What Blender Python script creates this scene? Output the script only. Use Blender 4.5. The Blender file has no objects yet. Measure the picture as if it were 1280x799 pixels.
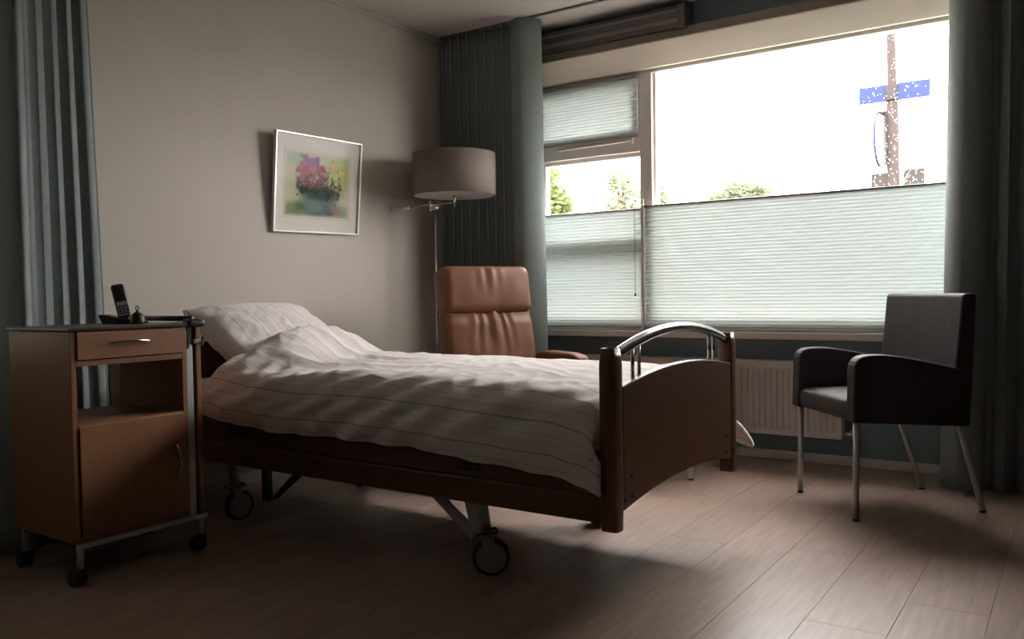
import bpy, bmesh, math, random
import numpy as np
from mathutils import Vector, Matrix, noise as mnoise

scene = bpy.context.scene
COL = scene.collection
R_ = math.radians

# ------------------------------------------------------------------ camera
cam_d = bpy.data.cameras.new('camera')
cam_d.sensor_fit = 'HORIZONTAL'
cam_d.sensor_width = 36.0
cam_d.lens = 1048.24 / 1280 * 36.0
cam_d.clip_start = 0.02
cam_d.clip_end = 500
cam = bpy.data.objects.new('camera', cam_d)
COL.objects.link(cam)
def cam_matrix(yaw, pit, rol, loc):
    f = Vector((-math.sin(yaw) * math.cos(pit), math.cos(yaw) * math.cos(pit), -math.sin(pit)))
    r = Vector((math.cos(yaw), math.sin(yaw), 0))
    d = f.cross(r)
    r2 = math.cos(rol) * r + math.sin(rol) * d
    d2 = -math.sin(rol) * r + math.cos(rol) * d
    m = Matrix((r2, -d2, -f)).transposed().to_4x4()
    m.translation = loc
    return m
cam.matrix_world = cam_matrix(R_(34.278), R_(1.749), R_(0.906), Vector((0, 0, 0.93)))
scene.camera = cam

# ------------------------------------------------------------------ world, exposure
SKY = 4.6          # radiance at the horizon; an overcast sky is three times brighter overhead
world = bpy.data.worlds.new('overcast_sky')
scene.world = world
world.use_nodes = True
bg = world.node_tree.nodes['Background']
bg.inputs['Color'].default_value = (1.0, 0.955, 0.935, 1)
wn = world.node_tree.nodes
wtc = wn.new('ShaderNodeTexCoord')
wsp = wn.new('ShaderNodeSeparateXYZ')
wmr = wn.new('ShaderNodeMapRange')          # standard overcast sky: L = Lh * (1 + 2 sin(elevation))
wmr.inputs['From Min'].default_value = 0.0
wmr.inputs['From Max'].default_value = 1.0
wmr.inputs['To Min'].default_value = SKY
wmr.inputs['To Max'].default_value = SKY * 3.0
world.node_tree.links.new(wtc.outputs['Generated'], wsp.inputs[0])
world.node_tree.links.new(wsp.outputs['Z'], wmr.inputs['Value'])
world.node_tree.links.new(wmr.outputs['Result'], bg.inputs['Strength'])
scene.view_settings.view_transform = 'Standard'
scene.view_settings.look = 'None'
scene.view_settings.gamma = 1.0
scene.view_settings.use_curve_mapping = False
scene.view_settings.exposure = 1.95

# ------------------------------------------------------------------ helpers
WM = {}
def S(r, g, b):
    def c(v):
        v /= 255.0
        return v / 12.92 if v <= 0.04045 else ((v + 0.055) / 1.055) ** 2.4
    return (c(r), c(g), c(b))

def pm(name, col, rough=0.5, metal=0.0, var=0.08, scale=12.0, stretch=(1, 1, 1), bump=0.0,
       bscale=150.0, bstretch=(1, 1, 1), spec=0.5, coat=0.0, sheen=0.0, detail=3.0, objrand=0.0):
    m = bpy.data.materials.new(name)
    m.use_nodes = True
    nt = m.node_tree
    b = nt.nodes['Principled BSDF']
    b.inputs['Roughness'].default_value = rough
    b.inputs['Metallic'].default_value = metal
    b.inputs['Specular IOR Level'].default_value = spec
    b.inputs['Coat Weight'].default_value = coat
    b.inputs['Sheen Weight'].default_value = sheen
    tc = nt.nodes.new('ShaderNodeTexCoord')
    mp = nt.nodes.new('ShaderNodeMapping')
    mp.inputs['Scale'].default_value = stretch
    nt.links.new(tc.outputs['Object'], mp.inputs['Vector'])
    nz = nt.nodes.new('ShaderNodeTexNoise')
    nz.inputs['Scale'].default_value = scale
    nz.inputs['Detail'].default_value = detail
    nt.links.new(mp.outputs['Vector'], nz.inputs['Vector'])
    mx = nt.nodes.new('ShaderNodeMix')
    mx.data_type = 'RGBA'
    mx.inputs[6].default_value = (*[c * (1 - var) for c in col], 1)
    mx.inputs[7].default_value = (*[min(1, c * (1 + var)) for c in col], 1)
    nt.links.new(nz.outputs['Fac'], mx.inputs[0])
    out = mx.outputs[2]
    if objrand:
        oi = nt.nodes.new('ShaderNodeObjectInfo')
        mr = nt.nodes.new('ShaderNodeMapRange')
        mr.inputs['To Min'].default_value = 1 - objrand
        mr.inputs['To Max'].default_value = 1 + objrand
        nt.links.new(oi.outputs['Random'], mr.inputs['Value'])
        hs = nt.nodes.new('ShaderNodeHueSaturation')
        nt.links.new(mr.outputs['Result'], hs.inputs['Value'])
        nt.links.new(out, hs.inputs['Color'])
        out = hs.outputs['Color']
    nt.links.new(out, b.inputs['Base Color'])
    if bump:
        mp2 = nt.nodes.new('ShaderNodeMapping')
        mp2.inputs['Scale'].default_value = bstretch
        nt.links.new(tc.outputs['Object'], mp2.inputs['Vector'])
        n2 = nt.nodes.new('ShaderNodeTexNoise')
        n2.inputs['Scale'].default_value = bscale
        n2.inputs['Detail'].default_value = 4
        nt.links.new(mp2.outputs['Vector'], n2.inputs['Vector'])
        bp = nt.nodes.new('ShaderNodeBump')
        bp.inputs['Strength'].default_value = bump
        bp.inputs['Distance'].default_value = 0.01
        nt.links.new(n2.outputs['Fac'], bp.inputs['Height'])
        nt.links.new(bp.outputs['Normal'], b.inputs['Normal'])
    return m

def cloth_mat(name, col, trans, var=0.08, scale=30, bump=0.1, bscale=400, stretch=(1, 1, 1), bstretch=(1, 1, 1)):
    """diffuse cloth that lets a share of the light through"""
    m = pm(name, col, rough=0.9, var=var, scale=scale, bump=bump, bscale=bscale, spec=0.15,
           stretch=stretch, bstretch=bstretch)
    nt = m.node_tree
    b = nt.nodes['Principled BSDF']
    o = nt.nodes['Material Output']
    t = nt.nodes.new('ShaderNodeBsdfTranslucent')
    nt.links.new(b.inputs['Base Color'].links[0].from_socket, t.inputs['Color'])
    mx = nt.nodes.new('ShaderNodeMixShader')
    mx.inputs[0].default_value = trans
    nt.links.new(b.outputs[0], mx.inputs[1])
    nt.links.new(t.outputs[0], mx.inputs[2])
    nt.links.new(mx.outputs[0], o.inputs['Surface'])
    return m

def glass_mat(name, refl=0.06, tint=(1, 1, 1)):
    m = bpy.data.materials.new(name)
    m.use_nodes = True
    nt = m.node_tree
    nt.nodes.remove(nt.nodes['Principled BSDF'])
    o = nt.nodes['Material Output']
    t = nt.nodes.new('ShaderNodeBsdfTransparent')
    t.inputs['Color'].default_value = (*tint, 1)
    g = nt.nodes.new('ShaderNodeBsdfGlossy')
    g.inputs['Roughness'].default_value = 0.02
    nz = nt.nodes.new('ShaderNodeTexNoise')
    nz.inputs['Scale'].default_value = 2.0
    mr = nt.nodes.new('ShaderNodeMapRange')
    mr.inputs['To Min'].default_value = refl * 0.9
    mr.inputs['To Max'].default_value = refl * 1.1
    nt.links.new(nz.outputs['Fac'], mr.inputs['Value'])
    mx = nt.nodes.new('ShaderNodeMixShader')
    nt.links.new(mr.outputs['Result'], mx.inputs[0])
    nt.links.new(t.outputs[0], mx.inputs[1])
    nt.links.new(g.outputs[0], mx.inputs[2])
    nt.links.new(mx.outputs[0], o.inputs['Surface'])
    return m

def tag(o, label=None, cat=None, group=None, kind=None):
    if label: o['label'] = label
    if cat: o['category'] = cat
    if group: o['group'] = group
    if kind: o['kind'] = kind
    return o

def th(name, label, cat, loc=(0, 0, 0), rz=0.0, group=None, kind=None):
    o = bpy.data.objects.new(name, None)
    o.empty_display_size = 0.1
    COL.objects.link(o)
    o.location = loc
    o.rotation_euler = (0, 0, rz)
    WM[o] = Matrix.Translation(Vector(loc)) @ Matrix.Rotation(rz, 4, 'Z')
    return tag(o, label, cat, group, kind)

def mk(name, bm, mat, parent=None, local=False, smooth=False, bevel=0.0, bseg=2, subsurf=0, solid=0.0):
    me = bpy.data.meshes.new(name)
    bmesh.ops.recalc_face_normals(bm, faces=bm.faces[:])
    bm.to_mesh(me)
    bm.free()
    return mko(name, me, mat, parent, local, smooth, bevel, bseg, subsurf, solid)

def mko(name, me, mat, parent=None, local=False, smooth=False, bevel=0.0, bseg=2, subsurf=0, solid=0.0):
    if mat and not me.materials:
        me.materials.append(mat)
    o = bpy.data.objects.new(name, me)
    COL.objects.link(o)
    if parent is not None:
        o.parent = parent
        if not local:
            o.matrix_parent_inverse = WM[parent].inverted()
            WM[o] = Matrix.Identity(4)
        else:
            WM[o] = WM[parent].copy()
    else:
        WM[o] = Matrix.Identity(4)
    if smooth:
        for p in me.polygons:
            p.use_smooth = True
    if solid:
        s = o.modifiers.new('thickness', 'SOLIDIFY')
        s.thickness = solid
        s.offset = -1
    if bevel:
        b = o.modifiers.new('bevel', 'BEVEL')
        b.width = bevel
        b.segments = bseg
        b.limit_method = 'ANGLE'
        b.angle_limit = R_(40)
        if smooth:
            b.harden_normals = False
    if subsurf:
        s = o.modifiers.new('subsurf', 'SUBSURF')
        s.levels = subsurf
        s.render_levels = subsurf
    return o

def nb():
    return bmesh.new()

def box(bm, x0, x1, y0, y1, z0, z1, M=None):
    co = [(x0, y0, z0), (x1, y0, z0), (x1, y1, z0), (x0, y1, z0), (x0, y0, z1), (x1, y0, z1), (x1, y1, z1), (x0, y1, z1)]
    v = [bm.verts.new(M @ Vector(c) if M else c) for c in co]
    for f in ((0, 3, 2, 1), (4, 5, 6, 7), (0, 1, 5, 4), (1, 2, 6, 5), (2, 3, 7, 6), (3, 0, 4, 7)):
        bm.faces.new([v[i] for i in f])
    return bm

def bx(*a):
    return box(nb(), *a)

def frame_of(d):
    d = d.normalized()
    u = Vector((0, 0, 1)) if abs(d.z) < 0.9 else Vector((1, 0, 0))
    a = d.cross(u).normalized()
    return a, d.cross(a).normalized()

def cyl(bm, p0, p1, r0, r1=None, seg=16, caps=True):
    p0, p1 = Vector(p0), Vector(p1)
    r1 = r0 if r1 is None else r1
    a, b = frame_of(p1 - p0)
    A, B = [], []
    for i in range(seg):
        t = 2 * math.pi * i / seg
        d = a * math.cos(t) + b * math.sin(t)
        A.append(bm.verts.new(p0 + d * r0))
        B.append(bm.verts.new(p1 + d * r1))
    for i in range(seg):
        j = (i + 1) % seg
        bm.faces.new((A[i], A[j], B[j], B[i]))
    if caps:
        bm.faces.new(A[::-1])
        bm.faces.new(B)
    return bm

def tube(bm, pts, r, seg=12, rad=None):
    pts = [Vector(p) for p in pts]
    rings = []
    a = None
    for i, p in enumerate(pts):
        d = (pts[min(i + 1, len(pts) - 1)] - pts[max(i - 1, 0)]).normalized()
        if a is None:
            a, b = frame_of(d)
        else:
            a = (a - d * a.dot(d)).normalized()
            b = d.cross(a).normalized()
        rr = rad[i] if rad else r
        rings.append([bm.verts.new(p + (a * math.cos(2 * math.pi * k / seg) + b * math.sin(2 * math.pi * k / seg)) * rr) for k in range(seg)])
    for i in range(len(rings) - 1):
        for k in range(seg):
            j = (k + 1) % seg
            bm.faces.new((rings[i][k], rings[i][j], rings[i + 1][j], rings[i + 1][k]))
    bm.faces.new(rings[0][::-1])
    bm.faces.new(rings[-1])
    return bm

def lathe(bm, prof, c, seg=24, close=False):
    c = Vector(c)
    rings = []
    for r, z in prof:
        if r < 1e-6:
            rings.append([bm.verts.new(c + Vector((0, 0, z)))])
        else:
            rings.append([bm.verts.new(c + Vector((r * math.cos(2 * math.pi * k / seg), r * math.sin(2 * math.pi * k / seg), z))) for k in range(seg)])
    for A, B in zip(rings, rings[1:] + ([rings[0]] if close else [])):
        for k in range(seg):
            j = (k + 1) % seg
            if len(A) == 1 and len(B) == 1:
                continue
            if len(A) == 1:
                bm.faces.new((A[0], B[j], B[k]))
            elif len(B) == 1:
                bm.faces.new((A[k], A[j], B[0]))
            else:
                bm.faces.new((A[k], A[j], B[j], B[k]))
    return bm

def prism(bm, poly, fn0, fn1):
    """poly: list of 2D points; fn0/fn1 map (a, b) to 3D on the two faces"""
    A = [bm.verts.new(fn0(*p)) for p in poly]
    B = [bm.verts.new(fn1(*p)) for p in poly]
    n = len(poly)
    for i in range(n):
        j = (i + 1) % n
        bm.faces.new((A[i], A[j], B[j], B[i]))
    bm.faces.new(A[::-1])
    bm.faces.new(B)
    return bm

def rbox(bm, c, s, r, n=(8, 8, 8), fn=None, M=None):
    """cushion-like rounded box: centre c, full size s, radius r, n cells per axis; fn bends local points"""
    c = Vector(c)
    h = Vector(s) / 2
    inner = Vector([max(1e-4, h[i] - r) for i in range(3)])
    cache = {}
    def vert(p):
        key = tuple(round(v, 6) for v in p)
        if key not in cache:
            q = Vector([max(-inner[i], min(inner[i], p[i])) for i in range(3)])
            d = Vector(p) - q
            P = q + d.normalized() * min(r, max(h)) if d.length > 1e-9 else Vector(p)
            if d.length > 1e-9:
                # keep the outer hull: scale by radius
                P = q + d.normalized() * r
            if fn:
                P = Vector(fn(P))
            P = c + P
            cache[key] = bm.verts.new(M @ P if M else P)
        return cache[key]
    def lin(ax, k):
        return -h[ax] + 2 * h[ax] * k / n[ax]
    for ax in range(3):
        u, v = (ax + 1) % 3, (ax + 2) % 3
        for sgn in (-1, 1):
            for i in range(n[u]):
                for j in range(n[v]):
                    qd = []
                    for a, b in ((0, 0), (1, 0), (1, 1), (0, 1)):
                        p = [0, 0, 0]
                        p[ax] = sgn * h[ax]
                        p[u] = lin(u, i + a)
                        p[v] = lin(v, j + b)
                        qd.append(vert(p))
                    if len(set(qd)) == 4:
                        try:
                            bm.faces.new(qd if sgn > 0 else qd[::-1])
                        except ValueError:
                            pass
    return bm

def smooth01(t):
    t = max(0.0, min(1.0, t))
    return t * t * (3 - 2 * t)

def interp(x, xs, ys):
    return float(np.interp(x, xs, ys))

random.seed(7)

# ------------------------------------------------------------------ materials
M = {}
M['wall'] = pm('beige_wall_paint', (0.50, 0.455, 0.40), 0.85, var=0.02, scale=3, bump=0.05, bscale=250)
M['petrol'] = pm('petrol_wall_paint', (0.17, 0.225, 0.24), 0.8, var=0.04, scale=3, bump=0.05, bscale=250)
M['darkwall'] = pm('low_bounce_wall', (0.085, 0.085, 0.08), 0.85, var=0.05, scale=3)  # for walls out of view, coloured dark to cut light bounced into the room
M['ceiling'] = pm('ceiling_board_paint', (0.60, 0.55, 0.52), 0.9, var=0.03, scale=4, bump=0.05, bscale=200)
M['base'] = pm('baseboard_paint', (0.58, 0.55, 0.52), 0.6, var=0.03)
M['frame'] = pm('window_frame_paint', (0.80, 0.73, 0.69), 0.45, var=0.03, scale=6)
M['cream'] = pm('cream_head_board', (0.84, 0.74, 0.63), 0.6, var=0.05, scale=8, stretch=(0.3, 4, 4))
M['brownstrip'] = pm('brown_grey_strip', (0.24, 0.19, 0.17), 0.6, var=0.1, scale=6)
M['unit'] = pm('dark_casing', (0.10, 0.085, 0.08), 0.5, var=0.08)
M['unit2'] = pm('casing_strip', (0.20, 0.185, 0.18), 0.45, var=0.06)
M['sill'] = pm('sill_stone', (0.60, 0.54, 0.49), 0.4, var=0.06, scale=40)
M['glass'] = glass_mat('window_glass', 0.05)
M['drop'] = pm('rain_water', (1, 1, 1), 0.0, var=0)
M['drop'].node_tree.nodes['Principled BSDF'].inputs['Transmission Weight'].default_value = 1.0
M['drop'].node_tree.nodes['Principled BSDF'].inputs['IOR'].default_value = 1.33
M['blind'] = cloth_mat('pleated_blind_cloth', (0.78, 0.855, 0.84), 0.038, var=0.03, scale=60, bump=0.05)
M['denseblind'] = cloth_mat('dense_pleated_cloth', (0.74, 0.75, 0.68), 0.03, var=0.03, scale=60, bump=0.05)
M['blindrail'] = pm('blind_rail_metal', (0.42, 0.38, 0.36), 0.4, metal=0.5, var=0.04)
M['curtain'] = cloth_mat('grey_green_curtain_cloth', (0.235, 0.268, 0.255), 0.04, var=0.14, scale=70, bump=0.25, bscale=900, stretch=(1, 1, 0.6))
M['radiator'] = pm('radiator_enamel', (0.58, 0.53, 0.50), 0.35, var=0.02)
M['chrome'] = pm('chrome', (0.62, 0.62, 0.63), 0.13, metal=1.0, var=0.03)
M['steel'] = pm('brushed_steel', (0.50, 0.48, 0.46), 0.36, metal=1.0, var=0.08, scale=60)
M['greymetal'] = pm('grey_enamelled_steel', (0.36, 0.36, 0.35), 0.4, metal=0.3, var=0.05)
M['alu'] = pm('aluminium_profile', (0.50, 0.53, 0.53), 0.4, metal=0.7, var=0.04)
M['black'] = pm('black_plastic', (0.012, 0.012, 0.013), 0.35, var=0.1)
M['rubber'] = pm('black_rubber', (0.02, 0.019, 0.018), 0.7, var=0.15)
M['red'] = pm('red_plastic', (0.22, 0.02, 0.02), 0.4, var=0.1)
M['bedwood'] = pm('cherry_laminate', (0.125, 0.055, 0.027), 0.40, var=0.16, scale=9, stretch=(0.25, 0.25, 5), bump=0.02, bscale=90, detail=6)
M['railwood'] = pm('cherry_laminate_board', (0.125, 0.053, 0.025), 0.40, var=0.16, scale=9, stretch=(0.35, 5, 9), bump=0.02, bscale=90, detail=6)
M['cabwood'] = pm('beech_laminate', (0.235, 0.105, 0.046), 0.42, var=0.10, scale=14, stretch=(2, 2, 0.35), bump=0.02, bscale=120, detail=6)
M['cabtop'] = pm('dark_cabinet_top', (0.045, 0.036, 0.030), 0.28, var=0.15, scale=20)
M['leather'] = pm('tan_leather', (0.15, 0.060, 0.030), 0.5, var=0.14, scale=9, bump=0.12, bscale=260, spec=0.3)
M['greyleather'] = pm('grey_leatherette', (0.048, 0.042, 0.041), 0.55, spec=0.16, var=0.12, scale=8, bump=0.45, bscale=5, bstretch=(1.6, 1.6, 0.7))
M['shade'] = cloth_mat('lamp_shade_cloth', (0.215, 0.18, 0.155), 0.06, var=0.08, scale=140, bump=0.12, bscale=500, stretch=(1, 1, 3))
M['shadein'] = pm('lamp_shade_lining', (0.78, 0.76, 0.73), 0.7, var=0.02)
M['matboard'] = pm('picture_mount_card', (0.60, 0.57, 0.51), 0.8, var=0.02)
M['silverframe'] = pm('pale_picture_frame', (0.72, 0.70, 0.66), 0.35, metal=0.4, var=0.03)
M['brass'] = pm('dark_bronze', (0.045, 0.028, 0.018), 0.45, metal=0.5, var=0.25, scale=60)
M['phonegrey'] = pm('silver_keypad', (0.42, 0.41, 0.42), 0.35, metal=0.3, var=0.05)
M['screen'] = pm('phone_screen_glass', (0.03, 0.034, 0.036), 0.15, var=0.1)
M['mattress'] = pm('mattress_ticking', (0.55, 0.53, 0.50), 0.9, var=0.05)
M['palewood'] = pm('pale_painted_wood', (0.72, 0.69, 0.64), 0.45, var=0.05)
M['asphalt'] = pm('street_ground', (0.08, 0.085, 0.07), 0.9, var=0.2, scale=1.5)
M['bark'] = pm('tree_bark', (0.16, 0.12, 0.09), 0.9, var=0.3, scale=20)
M['postpaint'] = pm('weathered_post', (0.030, 0.023, 0.021), 0.8, spec=0.08, var=0.2, scale=14)
M['signblue'] = pm('blue_sign_enamel', (0.014, 0.020, 0.055), 0.7, spec=0.1, var=0.06)
M['signwhite'] = pm('white_sign_enamel', (0.10, 0.10, 0.105), 0.6, var=0.05)
M['brownbox'] = pm('brown_sign_back', (0.016, 0.012, 0.011), 0.7, spec=0.2, var=0.2)

def leaf_mat(name, col):
    return cloth_mat(name, col, 0.45, var=0.4, scale=2.5, bump=0, stretch=(1, 1, 1))
M['leaf1'] = leaf_mat('yellow_green_leaves', (0.10, 0.125, 0.045))
M['leaf2'] = leaf_mat('pale_green_leaves', (0.11, 0.125, 0.075))

def floor_mat():
    m = pm('oak_laminate', (0.29, 0.205, 0.16), 0.36, var=0.42, scale=8, stretch=(8, 0.6, 1), bump=0.03,
           bscale=40, bstretch=(10, 0.7, 1), detail=8, objrand=0.07, spec=0.45)
    nt = m.node_tree
    # long darker streaks, different on every plank
    tc = [n for n in nt.nodes if n.type == 'TEX_COORD'][0]
    oi = [n for n in nt.nodes if n.type == 'OBJECT_INFO'][0]
    for mp in [n for n in nt.nodes if n.type == 'MAPPING']:
        cb = nt.nodes.new('ShaderNodeCombineXYZ')
        mm = nt.nodes.new('ShaderNodeMath')
        mm.operation = 'MULTIPLY'
        mm.inputs[1].default_value = 37.0
        nt.links.new(oi.outputs['Random'], mm.inputs[0])
        nt.links.new(mm.outputs[0], cb.inputs['Y'])
        nt.links.new(mm.outputs[0], cb.inputs['X'])
        nt.links.new(cb.outputs[0], mp.inputs['Location'])
    return m
M['floor'] = floor_mat()

def check_mat():
    """off-white bed linen with thin dark lines in both directions, drawn on the cloth's own UVs (metres)"""
    m = pm('checked_bed_linen', (0.68, 0.63, 0.61), 0.9, var=0.07, scale=60, bump=0.10, bscale=700, spec=0.15, sheen=0.1)
    nt = m.node_tree
    b = nt.nodes['Principled BSDF']
    src = b.inputs['Base Color'].links[0].from_socket
    uv = nt.nodes.new('ShaderNodeUVMap')
    sp = nt.nodes.new('ShaderNodeSeparateXYZ')
    nt.links.new(uv.outputs[0], sp.inputs[0])
    def line(axis, period, off, w, strength):
        a = nt.nodes.new('ShaderNodeMath'); a.operation = 'ADD'; a.inputs[1].default_value = off + 50 * period
        nt.links.new(sp.outputs[axis], a.inputs[0])
        d = nt.nodes.new('ShaderNodeMath'); d.operation = 'PINGPONG'; d.inputs[1].default_value = period / 2
        nt.links.new(a.outputs[0], d.inputs[0])
        r = nt.nodes.new('ShaderNodeMapRange')
        r.inputs['From Min'].default_value = w * 0.6
        r.inputs['From Max'].default_value = w
        r.inputs['To Min'].default_value = 1 - strength
        r.inputs['To Max'].default_value = 1
        nt.links.new(d.outputs[0], r.inputs['Value'])
        return r.outputs['Result']
    fs = [line(1, 0.096, 0.035, 0.0022, 0.62), line(1, 0.096, 0.075, 0.0018, 0.30), line(1, 0.096, 0.005, 0.005, 0.10),
          line(0, 0.19, 0.02, 0.0016, 0.16)]
    cur = fs[0]
    for f in fs[1:]:
        mu = nt.nodes.new('ShaderNodeMath'); mu.operation = 'MULTIPLY'
        nt.links.new(cur, mu.inputs[0]); nt.links.new(f, mu.inputs[1])
        cur = mu.outputs[0]
    mx = nt.nodes.new('ShaderNodeMix'); mx.data_type = 'RGBA'
    mx.inputs[6].default_value = (0.10, 0.075, 0.065, 1)
    nt.links.new(src, mx.inputs[7])
    nt.links.new(cur, mx.inputs[0])
    nt.links.new(mx.outputs[2], b.inputs['Base Color'])
    return m
M['linen'] = check_mat()

def paint_mat():
    m = bpy.data.materials.new('watercolour_print')
    m.use_nodes = True
    nt = m.node_tree
    b = nt.nodes['Principled BSDF']
    b.inputs['Roughness'].default_value = 0.8
    a = nt.nodes.new('ShaderNodeVertexColor')
    a.layer_name = 'paint'
    nt.links.new(a.outputs['Color'], b.inputs['Base Color'])
    return m
M['paint'] = paint_mat()

# ------------------------------------------------------------------ room shell
XL, XR, YW, YB, ZC = -3.46, 1.60, 4.616, -1.60, 2.592
T = 0.18
# floor: slab and individual planks
fl = mk('floor', bx(XL - T, XR + T, YB - T, YW + T, -0.14, -0.012), M['asphalt'])
tag(fl, 'grey-brown oak plank floor of the room', kind='structure')
PW, PL = 0.2165, 1.38
full = None
ncol = 0
x = -0.863 - 12 * PW
while x < XR:
    x0, x1 = max(x, XL), min(x + PW, XR)
    if x1 - x0 > 0.01:
        y = YB - ((ncol * 0.47) % 1.0) * PL
        # the board end that shows near the right edge of the view
        if abs(x - (-0.43)) < 0.05:
            y = 2.68 - 4 * PL
        while y < YW:
            y0, y1 = max(y, YB), min(y + PL, YW)
            if y1 - y0 > 0.01:
                g = 0.0004
                w, l = x1 - x0 - 2 * g, y1 - y0 - 2 * g
                key = abs(w - (PW - 2 * g)) < 1e-5 and abs(l - (PL - 2 * g)) < 1e-5
                if key and full is not None:
                    me = full
                else:
                    b_ = bx(-w / 2, w / 2, -l / 2, l / 2, -0.012, 0.0)
                    bmesh.ops.bevel(b_, geom=[e for e in b_.edges if all(v.co.z > -0.001 for v in e.verts)], offset=0.0005, segments=1, affect='EDGES')
                    me = bpy.data.meshes.new('plank')
                    bmesh.ops.recalc_face_normals(b_, faces=b_.faces[:])
                    b_.to_mesh(me)
                    b_.free()
                    me.materials.append(M['floor'])
                    if key:
                        full = me
                o = bpy.data.objects.new('plank', me)
                COL.objects.link(o)
                o.parent = fl
                o.location = ((x0 + x1) / 2, (y0 + y1) / 2, 0)
            y += PL
    x += PW
    ncol += 1

cl = mk('ceiling', bx(XL - T, XR + T, YB - T, YW + T, ZC + 0.012, ZC + 0.16), M['unit2'])
tag(cl, 'plain ceiling of wide painted boards', kind='structure')
y = 3.614
ys = [YW]
yy = 4.30
while yy > YB:
    ys.append(yy)
    yy -= 0.686
ys.append(YB)
for a, b in zip(ys[1:], ys[:-1]):
    mk('panel', bx(XL, XR, a + 0.0012, b - 0.0012, ZC, ZC + 0.012), M['ceiling'], cl, bevel=0.002, bseg=1)

def wall(name, boxes, mat, label):
    bm = nb()
    for q in boxes:
        box(bm, *q)
    o = mk(name, bm, mat)
    return tag(o, label, kind='structure')

WX0, WX1, WZ0, WZ1 = -2.99, -0.32, 0.700, 2.262
wall('wall_back', [(XL - T, WX0, YW, YW + T, 0, ZC), (WX1, XR + T, YW, YW + T, 0, ZC),
                   (WX0, WX1, YW, YW + T, 0, WZ0), (WX0, WX1, YW, YW + T, WZ1, ZC)], M['petrol'], 'petrol grey wall around the wide window')
VY0, VY1, VZ0, VZ1 = 0.10, 1.52, 0.70, 2.25
wall('wall_left', [(XL - T, XL, YB - T, VY0, 0, ZC), (XL - T, XL, VY1, YW, 0, ZC),
                   (XL - T, XL, VY0, VY1, 0, VZ0), (XL - T, XL, VY0, VY1, VZ1, ZC)], M['wall'], 'plain beige wall behind the head of the bed')
wall('wall_right', [(XR, XR + T, YB - T, YW, 0, ZC)], M['darkwall'], 'unseen wall on the right side of the room, darkened to cut bounce light')
wall('wall_front', [(XL, XR, YB - T, YB, 0, ZC)], M['darkwall'], 'unseen wall opposite the window, darkened to cut bounce light')
tag(mk('baseboard_back', bx(XL + 0.012, XR, YW - 0.014, YW, 0.0, 0.048), M['base'], bevel=0.003), 'low pale baseboard under the radiator', kind='structure')
tag(mk('baseboard_left', bx(XL, XL + 0.012, YB, YW, 0.0, 0.06), M['base'], bevel=0.003), 'low pale baseboard behind the bed', kind='structure')
tag(mk('trim_1', bx(XL, XL + 0.014, YB, YW, ZC - 0.032, ZC), M['wall'], bevel=0.003), 'thin cornice strip between beige wall and ceiling', kind='structure')
# window head boards
tr = th('trim_2', 'cream head board above the window with a brown strip on top', None, (-1.6, YW, 2.26), kind='structure')
bm = nb()
prism(bm, [(YW, 2.250), (YW - 0.022, 2.250), (YW - 0.105, 2.368), (YW - 0.098, 2.376), (YW, 2.412)], lambda a, b: (WX0 - 0.1, a, b), lambda a, b: (WX1 + 0.3, a, b))
mk('board', bm, M['cream'], tr, bevel=0.003)
mk('strip', bx(WX0 - 0.1, WX1 + 0.3, YW - 0.085, YW, 2.380, 2.432), M['brownstrip'], tr, bevel=0.003)
# window sill
tag(mk('trim_3', bx(WX0 - 0.08, WX1 + 0.1, YW - 0.10, YW + 0.05, 0.662, 0.700), M['sill'], bevel=0.005), 'pale window sill board above the radiator', kind='structure')

# ------------------------------------------------------------------ main window
win = th('window_1', 'wide window with a narrow split bay on its left', None, (-1.65, YW + 0.05, 0.70), kind='structure')
FY0, FY1 = YW + 0.012, YW + 0.085
def fr(x0, x1, z0, z1, y0=FY0, y1=FY1, name='frame_bar', p=win):
    return mk(name, bx(x0, x1, y0, y1, z0, z1), M['frame'], p, bevel=0.004)
fr(WX0, -2.92, WZ0, WZ1)                       # left jamb
fr(WX1 - 0.06, WX1, WZ0, WZ1)                  # right jamb
fr(-2.92, WX1 - 0.06, 2.232, WZ1)              # head
fr(-2.92, WX1 - 0.06, WZ0, 0.772)              # bottom rail
PX0, PX1 = -2.205, -2.125
fr(PX0, PX1, 0.772, 2.232, FY0 - 0.004, FY1 + 0.01, 'mullion')
fr(PX1, PX1 + 0.018, 0.772, 2.232, FY0 + 0.02, FY1, 'bead')
fr(-2.92, PX0, 1.775, 1.865, FY0, FY1, 'transom')
fr(-2.92, PX0, 1.160, 1.262, FY0, FY1, 'transom')
# vent sash
def sash(x0, x1, z0, z1, w=0.045, y0=FY0 - 0.006, y1=FY1 - 0.012):
    s = th('sash', None, None, ((x0 + x1) / 2, y0, z0))
    s.parent = win
    s.matrix_parent_inverse = WM[win].inverted()
    for q in ((x0, x0 + w, z0, z1), (x1 - w, x1, z0, z1), (x0 + w, x1 - w, z0, z0 + w), (x0 + w, x1 - w, z1 - w, z1)):
        mk('sash_bar', bx(q[0], q[1], y0, y1, q[2], q[3]), M['frame'], s, bevel=0.004)
    return s
sash(-2.918, PX0 - 0.002, 1.866, 2.230)
fr(-2.92, -2.885, 1.262, 1.775, FY0 + 0.02, FY1, 'bead')
fr(-2.885, PX0, 1.748, 1.775, FY0 + 0.02, FY1, 'bead')
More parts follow.
